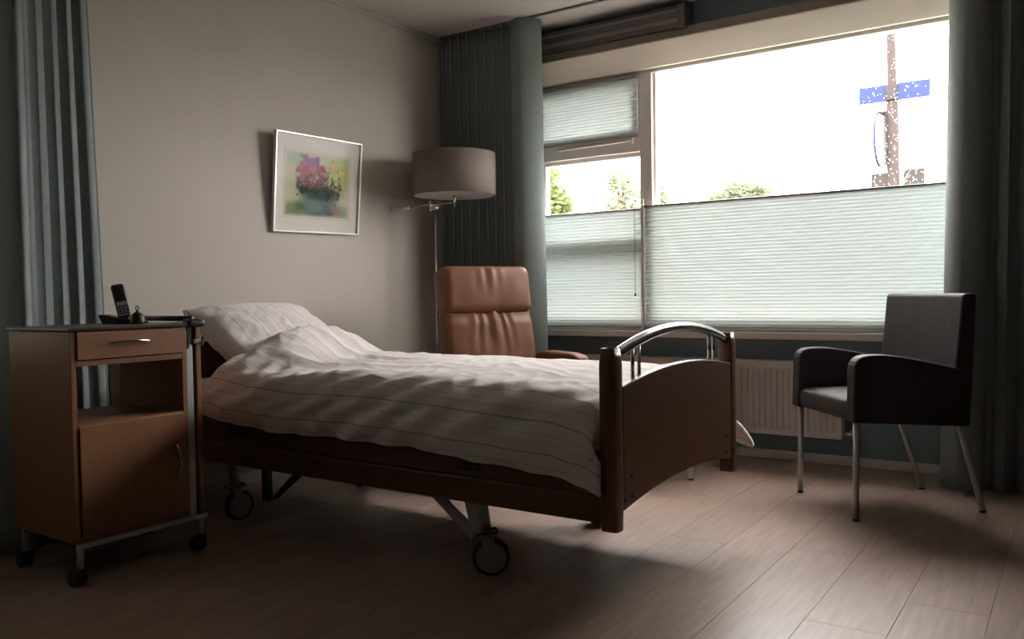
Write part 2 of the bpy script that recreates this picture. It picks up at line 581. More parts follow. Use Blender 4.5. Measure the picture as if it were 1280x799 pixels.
# projecting vent stay and lever on the transom
mk('window_stay', tube(nb(), [(-2.80, FY0 - 0.012, 1.835), (-2.30, FY0 - 0.016, 1.842), (-2.245, FY0 - 0.016, 1.846)], 0.006, 8), M['frame'], win, smooth=True)
mk('stay_peg', cyl(nb(), (-2.245, FY0 - 0.02, 1.825), (-2.245, FY0 - 0.02, 1.856), 0.008, seg=10), M['frame'], win)
def pane(x0, x1, z0, z1):
    return mk('pane', bx(x0, x1, YW + 0.052, YW + 0.058, z0, z1), M['glass'], win)
pane(-2.875, PX0 - 0.045, 1.91, 2.188)
pane(-2.89, PX0, 1.262, 1.75)
pane(-2.92, PX0, 0.772, 1.160)
big = pane(PX1 + 0.01, WX1 - 0.06, 0.772, 2.232)
# rain on the outside of the big pane: shallow water beads, too many to count
bm = nb()
rng = random.Random(3)
for i in range(1500):
    cx, cz = rng.uniform(-1.35, -0.5), 1.42 + 0.80 * rng.random() ** 1.5
    r = rng.uniform(0.0012, 0.0030)
    st = rng.uniform(1.0, 1.9)
    cy = YW + 0.0585
    top = bm.verts.new((cx, cy + r * 0.55, cz - r * 0.2))
    ring = [bm.verts.new((cx + r * math.cos(a), cy, cz + r * st * math.sin(a))) for a in [k * math.pi / 4 for k in range(8)]]
    mid = [bm.verts.new((cx + r * .7 * math.cos(a), cy + r * 0.4, cz + r * .7 * st * math.sin(a))) for a in [k * math.pi / 4 for k in range(8)]]
    for k in range(8):
        j = (k + 1) % 8
        bm.faces.new((ring[k], ring[j], mid[j], mid[k]))
        bm.faces.new((mid[k], mid[j], top))
    bm.faces.new(ring[::-1])
rd = mk('raindrops', bm, M['drop'], win, smooth=True)
rd['kind'] = 'stuff'

# second window, left wall beside the long curtain
w2 = th('window_2', 'window in the left wall beside the long curtain', None, (XL, 0.8, VZ0), kind='structure')
for q in ((VY0, VY0 + 0.07, VZ0, VZ1), (VY1 - 0.07, VY1, VZ0, VZ1), (VY0 + 0.07, VY1 - 0.07, VZ1 - 0.07, VZ1), (VY0 + 0.07, VY1 - 0.07, VZ0, VZ0 + 0.07)):
    mk('frame_bar', bx(XL - 0.09, XL - 0.012, q[0], q[1], q[2], q[3]), M['frame'], w2, bevel=0.004)
mk('pane', bx(XL - 0.058, XL - 0.052, VY0 + 0.07, VY1 - 0.07, VZ0 + 0.07, VZ1 - 0.07), M['glass'], w2)
tag(mk('trim_4', bx(XL - 0.05, XL + 0.09, VY0 - 0.05, VY1 + 0.04, 0.662, 0.700), M['sill'], bevel=0.005), 'pale sill board of the window in the left wall', kind='structure')

# ------------------------------------------------------------------ pleated blinds
def pleated(name, label, x0, x1, z0, z1, yc, axis='x', cord=False, pitch=0.019, amp=0.0045, mat='blind'):
    if axis == 'x':
        P = lambda a, d, z: (a, yc - d, z)
        t = th(name, label, 'blind', ((x0 + x1) / 2, yc, z0), group='pleated window blinds')
    else:
        P = lambda a, d, z: (yc + d, a, z)
        t = th(name, label, 'blind', (yc, (x0 + x1) / 2, z0), group='pleated window blinds')
    n = max(2, int((z1 - z0 - 0.02) / pitch)) * 2
    bm = nb()
    pv = None
    for k in range(n + 1):
        z = z0 + 0.010 + (z1 - z0 - 0.02) * k / n
        d = amp if k % 2 else -amp
        cur = [bm.verts.new(P(a, d, z)) for a in (x0, x1)]
        if pv:
            bm.faces.new((pv[0], pv[1], cur[1], cur[0]))
        pv = cur
    mk('blind_cloth', bm, M[mat], t)
    for za, zb, nm in ((z1 - 0.012, z1, 'top_rail'), (z0, z0 + 0.012, 'bottom_rail')):
        b_ = nb()
        vs = [P(x0 - 0.003, -0.011, za), P(x1 + 0.003, 0.011, zb)]
        box(b_, min(vs[0][0], vs[1][0]), max(vs[0][0], vs[1][0]), min(vs[0][1], vs[1][1]), max(vs[0][1], vs[1][1]), za, zb)
        mk(nm, b_, M['blindrail'], t, bevel=0.002)
    if cord:
        for dx in (0.035, 0.043):
            mk('cord', cyl(nb(), P(x1 - dx, 0.013, z1), P(x1 - dx, 0.013, 0.925), 0.0011, seg=6), M['unit2'], t)
        mk('cord_knob', lathe(nb(), [(0, -0.012), (0.005, -0.010), (0.006, 0), (0.003, 0.008), (0, 0.010)], P(x1 - 0.039, 0.014, 0.915), 10), M['black'], t, smooth=True)
    return t
BY = YW - 0.004
pleated('pleated_blind', 'small pleated blind closed over the top left vent pane', -2.905, -2.215, 1.862, 2.228, BY)
pleated('pleated_blind', 'pleated blind covering the lower half of the narrow left bay', -2.925, -2.193, 0.712, 1.432, BY, cord=True)
pleated('pleated_blind', 'wide pleated blind covering the lower half of the big pane', -2.172, WX1 - 0.01, 0.712, 1.445, BY)
pleated('pleated_blind', 'closed pleated blind on the window beside the long left curtain', VY0 + 0.02, VY1 - 0.02, 0.712, 2.24, XL + 0.004, axis='y', mat='denseblind')
# white strip standing in for the bright gap of light between the lower blinds
mk('bright_gap_strip', bx(-2.192, -2.174, YW - 0.022, YW + 0.008, 0.702, 1.44), M['shadein'], win, bevel=0.002)
mk('guide_clip', bx(-2.19, -2.176, YW - 0.014, YW + 0.006, 1.45, 1.485), M['frame'], win, bevel=0.002)

# ------------------------------------------------------------------ casing above the window, curtain rails
t = th('wall_casing', 'long dark ribbed casing mounted on the wall above the window', 'casing', (-2.4, 4.5, 2.42))
prof = [(4.616, 2.56), (4.54, 2.565), (4.515, 2.55), (4.505, 2.535), (4.505, 2.425), (4.616, 2.425)]
bm = nb(); prism(bm, prof, lambda a, b: (-3.3, a, b), lambda a, b: (-1.90, a, b)); mk('casing_body', bm, M['unit'], t, bevel=0.003)
mk('casing_strip', bx(-3.3, -1.90, 4.498, 4.506, 2.452, 2.478), M['unit2'], t, bevel=0.002)
mk('casing_strip', bx(-3.3, -1.90, 4.500, 4.506, 2.515, 2.530), M['unit2'], t, bevel=0.002)
bm = nb(); prism(bm, [(4.616, 2.575), (4.53, 2.575), (4.49, 2.545), (4.49, 2.415), (4.616, 2.415)], lambda a, b: (-1.90, a, b), lambda a, b: (-1.855, a, b)); mk('end_cap', bm, M['unit'], t, bevel=0.004)

tag(mk('curtain_rail', bx(XL, XR, 4.268, 4.288, ZC - 0.012, ZC), M['unit2'], bevel=0.002), 'slim dark curtain rail on the ceiling before the window', 'curtain rail')
tag(mk('curtain_rail', bx(-3.215, -3.195, YB, 1.95, ZC - 0.012, ZC), M['unit2'], bevel=0.002), 'slim curtain rail on the ceiling along the left wall', 'curtain rail')

# ------------------------------------------------------------------ curtains
def curtain(label, plan, zt, zb, flare=None, seed=0, fold_noise=0.006, loc=None):
    """plan: function s in 0..1 -> (x, y) of the cloth at the top; flare(s, k) adds movement with k = 0 top .. 1 bottom"""
    n, nz = 420, 26
    bm = nb()
    rows = []
    for k in range(nz + 1):
        q = k / nz
        z = zt + (zb - zt) * q
        row = []
        for i in range(n + 1):
            s = i / n
            x, y = plan(s, q)
            a = mnoise.noise(Vector((s * 9 + seed, q * 1.7, seed))) * fold_noise * (0.3 + q)
            c = mnoise.noise(Vector((s * 9 + seed + 40, q * 1.7, seed))) * fold_noise * (0.3 + q)
            row.append(bm.verts.new((x + a, y + c, z)))
        rows.append(row)
    for r0, r1 in zip(rows, rows[1:]):
        for i in range(n):
            bm.faces.new((r0[i], r0[i + 1], r1[i + 1], r1[i]))
    o = mk('curtain', bm, M['curtain'], smooth=True, solid=0.0025)
    return tag(o, label, 'curtain', 'long grey-green curtains')

def plan_winleft(s, q):
    # tight pleats from the corner, then one broad fold that turns towards the window
    if s < 0.72:
        u = s / 0.72
        x = -3.457 + 0.567 * u
        return x + 0.012 * math.sin(u * 8.5 * 2 * math.pi * 2) * min(1, u * 20), 4.285 + 0.036 * math.sin(u * 8.5 * 2 * math.pi) + 0.01 * q
    u = (s - 0.72) / 0.28
    ang = math.pi * u
    return -2.89 + 0.185 * smooth01(u) + 0.02 * q * u, 4.285 - 0.075 * math.sin(ang) * (1 - 0.2 * q) + 0.10 * max(0, u - 0.55)
curtain('grey-green curtain gathered in the corner beside the floor lamp', plan_winleft, ZC - 0.014, 0.012, seed=2)

def plan_winright(s, q):
    if s < 0.26:
        u = s / 0.26
        return -0.505 - 0.045 * q + 0.185 * smooth01(u), 4.30 + 0.09 * max(0, 0.45 - u) - 0.075 * math.sin(math.pi * u)
    u = (s - 0.26) / 0.74
    x = -0.32 - 0.03 * q * (1 - u) + 0.55 * u
    return x + 0.012 * math.sin(u * 7 * 4 * math.pi), 4.30 + 0.038 * math.sin(u * 7 * 2 * math.pi)
curtain('grey-green curtain hanging to the floor behind the grey armchair', plan_winright, ZC - 0.014, 0.012, seed=11)

def plan_left(s, q):
    if s < 0.30:
        u = s / 0.30
        return -3.28 + 0.06 * smooth01(u * 1.6) + 0.065 * math.sin(math.pi * u), 1.455 - 0.01 * q + 0.115 * u
    u = (s - 0.30) / 0.70
    y = 1.57 + 0.235 * u + 0.065 * q * u
    return -3.22 + 0.0065 * math.sin(u * 4.5 * 2 * math.pi + 2.6) + 0.003 * math.sin(u * 23), y + 0.003 * math.sin(u * 9 * 2 * math.pi)
curtain('grey-green curtain beside the bedside cabinet and the beige wall', plan_left, ZC - 0.014, 0.012, seed=23)

# ------------------------------------------------------------------ radiator
t = th('radiator', 'white ribbed panel radiator on the wall below the window', 'radiator', (-1.9, 4.56, 0.14))
RX0, RX1, RZ0, RZ1 = -2.55, -1.03, 0.150, 0.540
bm = nb()
n = int((RX1 - RX0) / 0.033)
xs = []
for i in range(n):
    a = RX0 + 0.02 + (RX1 - RX0 - 0.04) * i / n
    w = (RX1 - RX0 - 0.04) / n
    xs += [(a, 0.0), (a + w * 0.30, 0.0), (a + w * 0.42, 0.007), (a + w * 0.88, 0.007)]
xs = [(RX0, 0.0)] + xs + [(RX1 - 0.02, 0.0), (RX1, 0.0)]
zl = [(RZ0, 0), (RZ0 + 0.028, 0), (RZ0 + 0.048, 1), (RZ1 - 0.048, 1), (RZ1 - 0.028, 0), (RZ1, 0)]
rows = [[bm.verts.new((a, 4.512 + d * f, z)) for a, d in xs] for z, f in zl]
for r0, r1 in zip(rows, rows[1:]):
    for i in range(len(xs) - 1):
        bm.faces.new((r0[i], r0[i + 1], r1[i + 1], r1[i]))
mk('front_panel', bm, M['radiator'], t, solid=0.004)
mk('back_panel', bx(RX0, RX1, 4.585, 4.592, RZ0, RZ1), M['radiator'], t, bevel=0.002)
bm = nb()
for x_ in (RX0 - 0.002, RX1 - 0.003):
    mk('side_panel', bx(x_, x_ + 0.005, 4.513, 4.592, RZ0, RZ1 + 0.008), M['radiator'], t, bevel=0.001)
bm = nb()
box(bm, RX0, RX1, 4.512, 4.520, RZ1, RZ1 + 0.008)
box(bm, RX0, RX1, 4.584, 4.592, RZ1, RZ1 + 0.008)
k = RX0 + 0.01
while k < RX1 - 0.01:
    box(bm, k, k + 0.008, 4.520, 4.584, RZ1, RZ1 + 0.006)
    k += 0.02
mk('top_grille', bm, M['radiator'], t)
mk('valve', tube(nb(), [(RX1, 4.55, 0.175), (RX1 + 0.035, 4.55, 0.175), (RX1 + 0.06, 4.55, 0.175)], 0.012, 12), M['steel'], t, smooth=True)
v_ = mk('valve_body', cyl(nb(), (RX1 + 0.055, 4.55, 0.155), (RX1 + 0.055, 4.55, 0.20), 0.015, seg=14), M['steel'], t)
mk('pipe', cyl(nb(), (RX1 + 0.055, 4.55, 0.0), (RX1 + 0.055, 4.55, 0.16), 0.008, seg=12), M['steel'], t, smooth=True)

# ------------------------------------------------------------------ bed
bed = th('hospital_bed', 'adjustable care bed with cherry wood boards and chrome arched end rail', 'bed', (-2.2, 2.59, 0))
BYc = 2.59
def end_board(x_out, x_in, ztop, foot):
    """posts, arched panel, chrome rail of one bed end"""
    xm = (x_out + x_in) / 2
    dz = ztop - 0.757
    xp = xm + (0.012 if foot else -0.012)      # the panel sits towards the outer face
    for sg in (-1, 1):
        y0 = BYc + sg * 0.470
        bm = nb()
        secs = [(0.250, 0.80), (0.262, 0.88), (0.33, 1.0), (0.72 + dz, 1.0), (0.742 + dz, 0.95), (0.772 + dz, 0.80), (0.757 + dz, 0.5)]
        rings = []
        for z, f in secs:
            ring = []
            for k in range(20):
                a = 2 * math.pi * k / 20
                ca, sa = math.cos(a), math.sin(a)
                px = math.copysign(abs(ca) ** 0.45, ca) * 0.027
                py = math.copysign(abs(sa) ** 0.45, sa) * 0.030
                ring.append(bm.verts.new((xm + px * (1 if z < 0.7 else f), y0 + py * f, z)))
            rings.append(ring)
        for A, B in zip(rings, rings[1:]):
            for k in range(20):
                bm.faces.new((A[k], A[(k + 1) % 20], B[(k + 1) % 20], B[k]))
        bm.faces.new(rings[0][::-1]); bm.faces.new(rings[-1])
        p = mk('post', bm, M['bedwood'], bed, smooth=True)
        for yy, zz in ((BYc + sg * 0.445, 0.334),):
            mk('bolt', cyl(nb(), (x_out - 0.002, yy, zz), (x_out + (0.003 if foot else -0.003), yy, zz), 0.006, seg=12), M['black'], p)
    poly = []
    N = 28
    for i in range(N + 1):
        u = -1 + 2 * i / N
        poly.append((BYc + u * 0.443, (0.660 + 0.038 * (1 - u * u)) + dz))
    for i in range(N + 1):
        u = 1 - 2 * i / N
        poly.append((BYc + u * 0.443, 0.302 + 0.036 * (1 - u * u)))
    bm = nb()
    prism(bm, poly, lambda a, b: (xp - 0.013, a, b), lambda a, b: (xp + 0.013, a, b))
    pn = mk('footboard' if foot else 'headboard', bm, M['bedwood'], bed, bevel=0.004)
    for sg in (-1, 1):
        for zz in (0.396, 0.337):
            xf = xp + (0.013 if foot else -0.013)
            mk('bolt', cyl(nb(), (xf - 0.002, BYc + sg * 0.392, zz), (xf + (0.003 if foot else -0.003), BYc + sg * 0.392, zz), 0.006, seg=12), M['black'], pn)
    pts = [(xm, BYc + u * 0.445, 0.748 + dz + 0.064 * (1 - u * u)) for u in [-1 + 2 * i / 30 for i in range(31)]]
    mk('arched_rail', tube(nb(), pts, 0.0165, 16), M['chrome'], bed, smooth=True)
    for u in (-0.755, -0.655, 0.655, 0.755):
        mk('spindle', cyl(nb(), (xm, BYc + u * 0.437, 0.665 + dz), (xm, BYc + u * 0.437, 0.745 + dz + 0.055 * (1 - u * u)), 0.006, seg=10), M['chrome'], bed, smooth=True)
end_board(-1.078, -1.140, 0.757, True)
end_board(-3.372, -3.310, 0.800, False)
for yo, sg in ((2.128, 1), (3.052, -1)):
    a, b = sorted((yo, yo + sg * 0.022))
    mk('lower_side_board', bx(-3.312, -1.138, a, b, 0.260 if sg > 0 else 0.308, 0.343), M['railwood'], bed, bevel=0.006)
    ub = mk('upper_side_board', bx(-3.312, -1.138, a, b, 0.347, 0.470), M['railwood'], bed, bevel=0.006)
    for xc, zc_ in ((-1.63, 0.379), (-2.78, 0.388)):
        bm = nb()
        rbox(bm, (xc, yo - sg * 0.003, zc_), (0.10, 0.012, 0.026), 0.0055, (10, 2, 4))
        lt = mk('latch', bm, M['black'], ub, smooth=True)
# lying frame
for y_ in (2.20, 2.98):
    mk('frame_tube', bx(-3.26, -1.19, y_ - 0.02, y_ + 0.02, 0.30, 0.345), M['greymetal'], bed, bevel=0.004)
for x_ in (-3.2, -2.7, -2.2, -1.7, -1.25):
    mk('cross_tube', bx(x_ - 0.018, x_ + 0.018, 2.22, 2.96, 0.30, 0.34), M['greymetal'], bed, bevel=0.004)
mk('slat_deck', bx(-3.25, -1.18, 2.16, 3.02, 0.42, 0.438), M['greymetal'], bed, bevel=0.003)
mk('motor', bx(-2.45, -2.05, 2.52, 2.66, 0.235, 0.30), M['black'], bed, bevel=0.012)

def caster(x, y, ang, rw=0.0625, front=True):
    """braked castor: wheel, fork, pedal, stem"""
    t_ = mk('caster_stem', cyl(nb(), (x - 0.02, y, 0.135), (x - 0.045, y, 0.30), 0.021, seg=14), M['greymetal'], bed, smooth=True)
    ax = Vector((math.cos(ang), math.sin(ang), 0))        # axle direction
    fw = Vector((-ax.y, ax.x, 0))
    c = Vector((x, y, rw))
    bm = nb()
    cyl(bm, c - ax * 0.014, c + ax * 0.014, rw - 0.010, seg=28)
    mk('wheel', bm, M['greymetal'], t_)
    bm = nb()
    pr = []
    for i in range(28):
        a = 2 * math.pi * i / 28
        d = fw * math.cos(a) + Vector((0, 0, 1)) * math.sin(a)
        pr.append([bm.verts.new(c + d * r_ + ax * o_) for r_, o_ in ((rw - 0.012, -0.014), (rw - 0.003, -0.0145), (rw, -0.008), (rw, 0.008), (rw - 0.003, 0.0145), (rw - 0.012, 0.014))])
    for i in range(28):
        A, B = pr[i], pr[(i + 1) % 28]
        for k in range(5):
            bm.faces.new((A[k], A[k + 1], B[k + 1], B[k]))
    mk('tyre', bm, M['rubber'], t_, smooth=True)
    bm = nb()
    up = Vector((0, 0, 1))
    for sg in (-1, 1):
        o0 = ax * (sg * 0.0175)
        o1 = ax * (sg * 0.0205)
        pl = [(-0.040, 0.080), (-0.020, 0.078), (0.010, 0.075), (0.016, 0.010), (0.008, -0.010), (-0.008, -0.010), (-0.020, 0.02)]
        prism(bm, pl, lambda a, b: c + fw * a + up * b + o0, lambda a, b: c + fw * a + up * b + o1)
    prism(bm, [(-0.042, 0.072), (0.012, 0.072), (0.012, 0.082), (-0.042, 0.082)], lambda a, b: c + fw * a + up * b - ax * 0.0205, lambda a, b: c + fw * a + up * b + ax * 0.0205)
    mk('fork', bm, M['greymetal'], t_, bevel=0.002)
    bm = nb()
    pts = [c + fw * a + up * b + ax * o for a, b, o in ((-0.05, 0.082, -0.024), (0.02, 0.088, -0.026), (0.022, 0.088, 0.0), (0.02, 0.088, 0.026), (-0.05, 0.082, 0.024))]
    tube(bm, pts, 0.0045, 8)
    mk('brake_pedal', bm, M['black'], t_, smooth=True)
    return t_
AXA = R_(-52)
for (x_, y_, an) in ((-1.615, 2.225, AXA), (-1.615, 2.955, R_(100)), (-2.925, 2.235, R_(-8)), (-2.925, 2.945, R_(70))):
    caster(x_, y_, an)
for y_ in (2.225, 2.955):
    # leg bracket and diagonal strut at the foot end, hinged linkage at the head end
    bm = nb()
    prism(bm, [(-1.735, 0.32), (-1.645, 0.32), (-1.640, 0.175), (-1.610, 0.140), (-1.685, 0.135), (-1.70, 0.19)], lambda a, b: (a, y_ - 0.016, b), lambda a, b: (a, y_ + 0.016, b))
    mk('leg_bracket', bm, M['greymetal'], bed, bevel=0.004)
    bm = nb()
    prism(bm, [(-1.905, 0.27), (-1.865, 0.27), (-1.672, 0.142), (-1.688, 0.112)], lambda a, b: (a, y_ - 0.012, b), lambda a, b: (a, y_ + 0.012, b))
    mk('strut', bm, M['greymetal'], bed, bevel=0.003)
    mk('pedal_tip', rbox(nb(), (-1.628, y_ - 0.018, 0.152), (0.022, 0.016, 0.034), 0.007, (4, 4, 6)), M['red'], bed, smooth=True)
    mk('link_leg', bx(-2.748, -2.712, y_ - 0.015, y_ + 0.015, 0.105, 0.31), M['black'], bed, bevel=0.005)
    bm = nb()
    prism(bm, [(-2.735, 0.108), (-2.705, 0.112), (-2.47, 0.285), (-2.50, 0.300), (-2.53, 0.285)], lambda a, b: (a, y_ + 0.016, b), lambda a, b: (a, y_ + 0.036, b))
    mk('link_strut', bm, M['black'], bed, bevel=0.004)
    mk('side_tube', bx(-2.45, -1.90, y_ + 0.02, y_ + 0.05, 0.245, 0.275), M['greymetal'], bed, bevel=0.004)

# mattress
mt = mk('mattress', rbox(nb(), (-2.23, 2.59, 0.511), (2.05, 0.88, 0.143), 0.045, (30, 16, 6)), M['mattress'], smooth=True)
tag(mt, 'pale mattress lying on the bed under the duvet', 'mattress')

# duvet ------------------------------------------------------------
HX = [-1.00, -1.119, -1.163, -1.27, -1.44, -1.79, -2.1, -2.45, -2.73, -2.94, -3.1]
HZ = [0.345, 0.352, 0.378, 0.398, 0.404, 0.424, 0.432, 0.425, 0.438, 0.462, 0.47]
def duvet_top(x, y):
    z = 0.656
    # bulge of the turned-up head end
    bx_ = smooth01((-2.52 - 0.35 * max(0.0, y - 2.3) - x) / 0.33)
    fall = smooth01((-2.83 - 0.14 * smooth01((y - 2.3) / 0.6) - x) / 0.15)
    py = smooth01((y - 2.13) / 0.42) * (1 - 0.30 * smooth01((y - 2.75) / 0.4))
    z += bx_ * (0.025 + 0.125 * py) - fall * 0.035
    # softly dented towards the foot end
    z -= 0.018 * smooth01((x + 1.55) / 0.4)
    v = Vector((x * 3.1, y * 3.6, 0.3))
    z += 0.012 * mnoise.noise(v)
    return z
def duvet_point(x, t_):
    """t_ in 0..1 from near hem to far hem; returns (y, z)"""
    hemN = interp(-x, [-a for a in HX], HZ)
    hemF = 0.42 - 0.10 * smooth01((x + 1.35) / 0.22)
    rr = 0.095
    if t_ < 0.24:
        u = t_ / 0.24
        zt = duvet_top(x, 2.076) - rr
        z = hemN + (zt - hemN) * u
        y = 2.076 - 0.014 * math.sin(math.pi * u) - 0.012 * (1 - u) * smooth01((x + 1.6) / 0.4)
        y += (1 - u) * 0.006 * math.sin(x * 23 + 2 * math.sin(x * 5))
        return y, z
    if t_ > 0.80:
        u = (t_ - 0.80) / 0.20
        zt = duvet_top(x, 3.106) - rr
        z = zt + (hemF - zt) * u
        fl_ = smooth01((x + 1.42) / 0.28)
        y = 3.106 + 0.012 * math.sin(math.pi * u) + u * (0.012 + 0.13 * fl_)
        return y, z
    u = (t_ - 0.24) / 0.56
    y = 2.076 + u * 1.030
    d = max(0.0, abs(y - 2.591) - 0.385) / 0.130
    d = min(1.0, d)
    return y, duvet_top(x, y) - rr * (1 - math.sqrt(max(0.0, 1 - d * d)))
NX, NT = 300, 200
bm = nb()
uvl = None
grid = []
for i in range(NX + 1):
    s = i / NX
    # the head end curls over and down over its last few centimetres
    row = []
    arc = 0
    prev = None
    for j in range(NT + 1):
        t_ = j / NT
        xh = -3.06 + 0.10 * smooth01((t_ - 0.14) / 0.12) - 0.13 * smooth01((t_ - 0.30) / 0.40)   # head edge, slanting across the pillow
        xf = -1.144 + 0.022 * (1 - smooth01((t_ - 0.16) / 0.08))
        x = xf + (xh - xf) * s
        y, z = duvet_point(x, t_)
        topness = smooth01((t_ - 0.10) / 0.15) * (1 - smooth01((t_ - 0.82) / 0.1))
        e = max(0.0, (s - 0.955) / 0.045)
        z -= topness * 0.055 * (1 - math.sqrt(max(0, 1 - e * e)))
        ef = max(0.0, (0.03 - s) / 0.03)
        z -= topness * 0.05 * (1 - math.sqrt(max(0, 1 - ef * ef)))
        if prev:
            arc += math.hypot(y - prev[0], z - prev[1])
        prev = (y, z)
        if t_ > 0.80:
            x += 0.075 * smooth01((t_ - 0.84) / 0.16) * smooth01((x + 1.45) / 0.30)
        row.append([Vector((x, y, z)), (1.9 * s, arc)])
    grid.append(row)
def norm_at(i, j):
    a = grid[min(i + 1, NX)][j][0] - grid[max(i - 1, 0)][j][0]
    b = grid[i][min(j + 1, NT)][0] - grid[i][max(j - 1, 0)][0]
    n_ = a.cross(b)
    n_.normalize()
    return n_
def ridge(v):
    return 1 - abs(mnoise.noise(v)) * 2
verts = []
uvs = []
for i in range(NX + 1):
    for j in range(NT + 1):
        p, uv = grid[i][j]
        n_ = norm_at(i, j)
        n_ = -n_
        u, v = uv
        t_ = j / NT
        hang = 1 - smooth01((t_ - 0.22) / 0.14)
        head = smooth01((-2.25 - p.x) / 0.4)
        w1 = ridge(Vector((u * 3.2 + v * 2.0, v * 5.5, 1.7)))
        w2 = ridge(Vector((u * 9 - v * 5.0, v * 8.0, 5.1)))
        w3 = mnoise.noise(Vector((u * 26, v * 18 + u * 6, 9.3)))
        d = 0.010 * (w1 - 0.6) * (0.55 + 0.9 * head) + 0.0045 * (w2 - 0.6) + 0.0016 * w3
        # slanting folds down the near side
        d += hang * 0.010 * math.sin((u * 1.0 + v * 1.35) * 34 + 2.5 * mnoise.noise(Vector((u * 2.3, v * 2, 3)))) * (0.35 + 0.65 * abs(mnoise.noise(Vector((u * 1.7, 2.2, v)))))
        # small scallops along the shoulder of the cloth
        sh = math.exp(-((t_ - 0.305) / 0.035) ** 2)
        d += sh * 0.006 * math.sin(u * 60 + 3 * mnoise.noise(Vector((u * 6, 0, 0))))* (0.4 + 0.8 * head)
        edge = min(1.0, i / 8)
        verts.append(p + n_ * d * edge)
        uvs.append(uv)
faces = []
for i in range(NX):
    for j in range(NT):
        a = i * (NT + 1) + j
        faces.append((a, a + 1, a + NT + 2, a + NT + 1))
me = bpy.data.meshes.new('duvet')
me.from_pydata([tuple(v) for v in verts], [], faces)
ul = me.uv_layers.new(name='UVMap')
for lp in me.loops:
    ul.data[lp.index].uv = uvs[lp.vertex_index]
# outward normals for the thickness
me.update()
mid_f = me.polygons[(NX // 2) * NT + NT // 2]
if mid_f.normal.z < 0:
    me.flip_normals()
dv = mko('duvet', me, M['linen'], smooth=True, solid=0.022)
tag(dv, 'checked off-white duvet spread over the bed and hanging down its side', 'duvet')

# pillow -------------------------------------------------------------
def pillow_mesh(sx, sy, sz, n=64):
    vs, fs, uv = [], [], []
    for side in (1, -1):
        base = len(vs)
        for i in range(n + 1):
            for j in range(n + 1):
                u, v = -1 + 2 * i / n, -1 + 2 * j / n
                pu, pv = 1 - abs(u) ** 2.6, 1 - abs(v) ** 2.6
                h = (max(0, pu) * max(0, pv)) ** 0.42
                pinch = 1 - 0.06 * (abs(v) ** 3) * (1 - abs(u) ** 4)
                pinch2 = 1 - 0.06 * (abs(u) ** 3) * (1 - abs(v) ** 4)
                x, y = u * sx / 2 * pinch2 if False else u * sx / 2 * (1 - 0.05 * (1 - abs(v)) * abs(u) ** 3 * 0), v * sy / 2
                x *= 1 - 0.05 * (1 - v * v) * abs(u) ** 4
                y *= 1 - 0.05 * (1 - u * u) * abs(v) ** 4
                w = ridge(Vector((x * 7, y * 6, side * 3.0 + 1))) - 0.6
                w2 = ridge(Vector((x * 16 + y * 5, y * 13, side * 3.0 + 7))) - 0.6
                # creases that run from the corners and the near end
                cr = 0.004 * math.sin((x * 1.4 + y) * 42) * (abs(u) * abs(v)) ** 1.2
                z = side * (h * sz / 2) + (0.010 * w + 0.004 * w2) * min(1, h * 1.4) + cr
                z -= 0.018 * math.exp(-((x - 0.10) / 0.10) ** 2 - ((y + 0.05) / 0.22) ** 2) * (side > 0)
                vs.append((x, y, z))
                uv.append((x + 0.3, y * 1.0 + 0.4))
        for i in range(n):
            for j in range(n):
                a = base + i * (n + 1) + j
                q = (a, a + n + 1, a + n + 2, a + 1)
                fs.append(q if side > 0 else q[::-1])
    me = bpy.data.meshes.new('pillow')
    me.from_pydata(vs, [], fs)
    ul = me.uv_layers.new(name='UVMap')
    for lp in me.loops:
        ul.data[lp.index].uv = uv[lp.vertex_index]
    bm = bmesh.new()
    bm.from_mesh(me)
    bmesh.ops.remove_doubles(bm, verts=bm.verts[:], dist=0.0004)
    bm.to_mesh(me)
    bm.free()
    return me
pl = mko('pillow', pillow_mesh(0.52, 0.70, 0.20), M['linen'], smooth=True)
pl.matrix_world = Matrix.Translation((-3.06, 2.575, 0.735)) @ Matrix.Rotation(R_(4), 4, 'Z') @ Matrix.Rotation(R_(33), 4, 'Y')
tag(pl, 'checked pillow propped up against the headboard', 'pillow')

# ------------------------------------------------------------------ bedside cabinet
cab = th('bedside_cabinet', 'beech bedside cabinet on castors with an open shelf', 'cabinet', (-2.88, 1.65, 0))
CX0, CX1, CY0, CY1, CZ0, CZ1 = -3.085, -2.685, 1.420, 1.842, 0.140, 0.830
mk('side_panel', bx(CX0, CX1, CY0, CY0 + 0.018, CZ0, CZ1), M['cabwood'], cab, bevel=0.002)
mk('side_panel', bx(CX0, CX1, CY1 - 0.018, CY1, CZ0, CZ1), M['cabwood'], cab, bevel=0.002)
mk('bottom_panel', bx(CX0, CX1, CY0 + 0.018, CY1 - 0.018, CZ0, CZ0 + 0.016), M['cabwood'], cab)
mk('shelf', bx(CX0, CX1 - 0.001, CY0 + 0.018, CY1 - 0.018, 0.508, 0.526), M['cabwood'], cab, bevel=0.001)
mk('drawer_rail', bx(CX0, CX1 - 0.001, CY0 + 0.018, CY1 - 0.018, 0.716, 0.735), M['cabwood'], cab, bevel=0.001)
mk('back_panel', bx(CX0, CX0 + 0.008, CY0 + 0.018, CY1 - 0.018, CZ0, 0.51), M['cabwood'], cab)
mk('back_panel', bx(CX0, CX0 + 0.008, CY0 + 0.018, CY1 - 0.018, 0.73, CZ1), M['cabwood'], cab)
dr = mk('drawer', bx(CX1 - 0.30, CX1 + 0.006, CY0 + 0.0205, CY1 - 0.0195, 0.7375, 0.8275), M['cabwood'], cab, bevel=0.002)
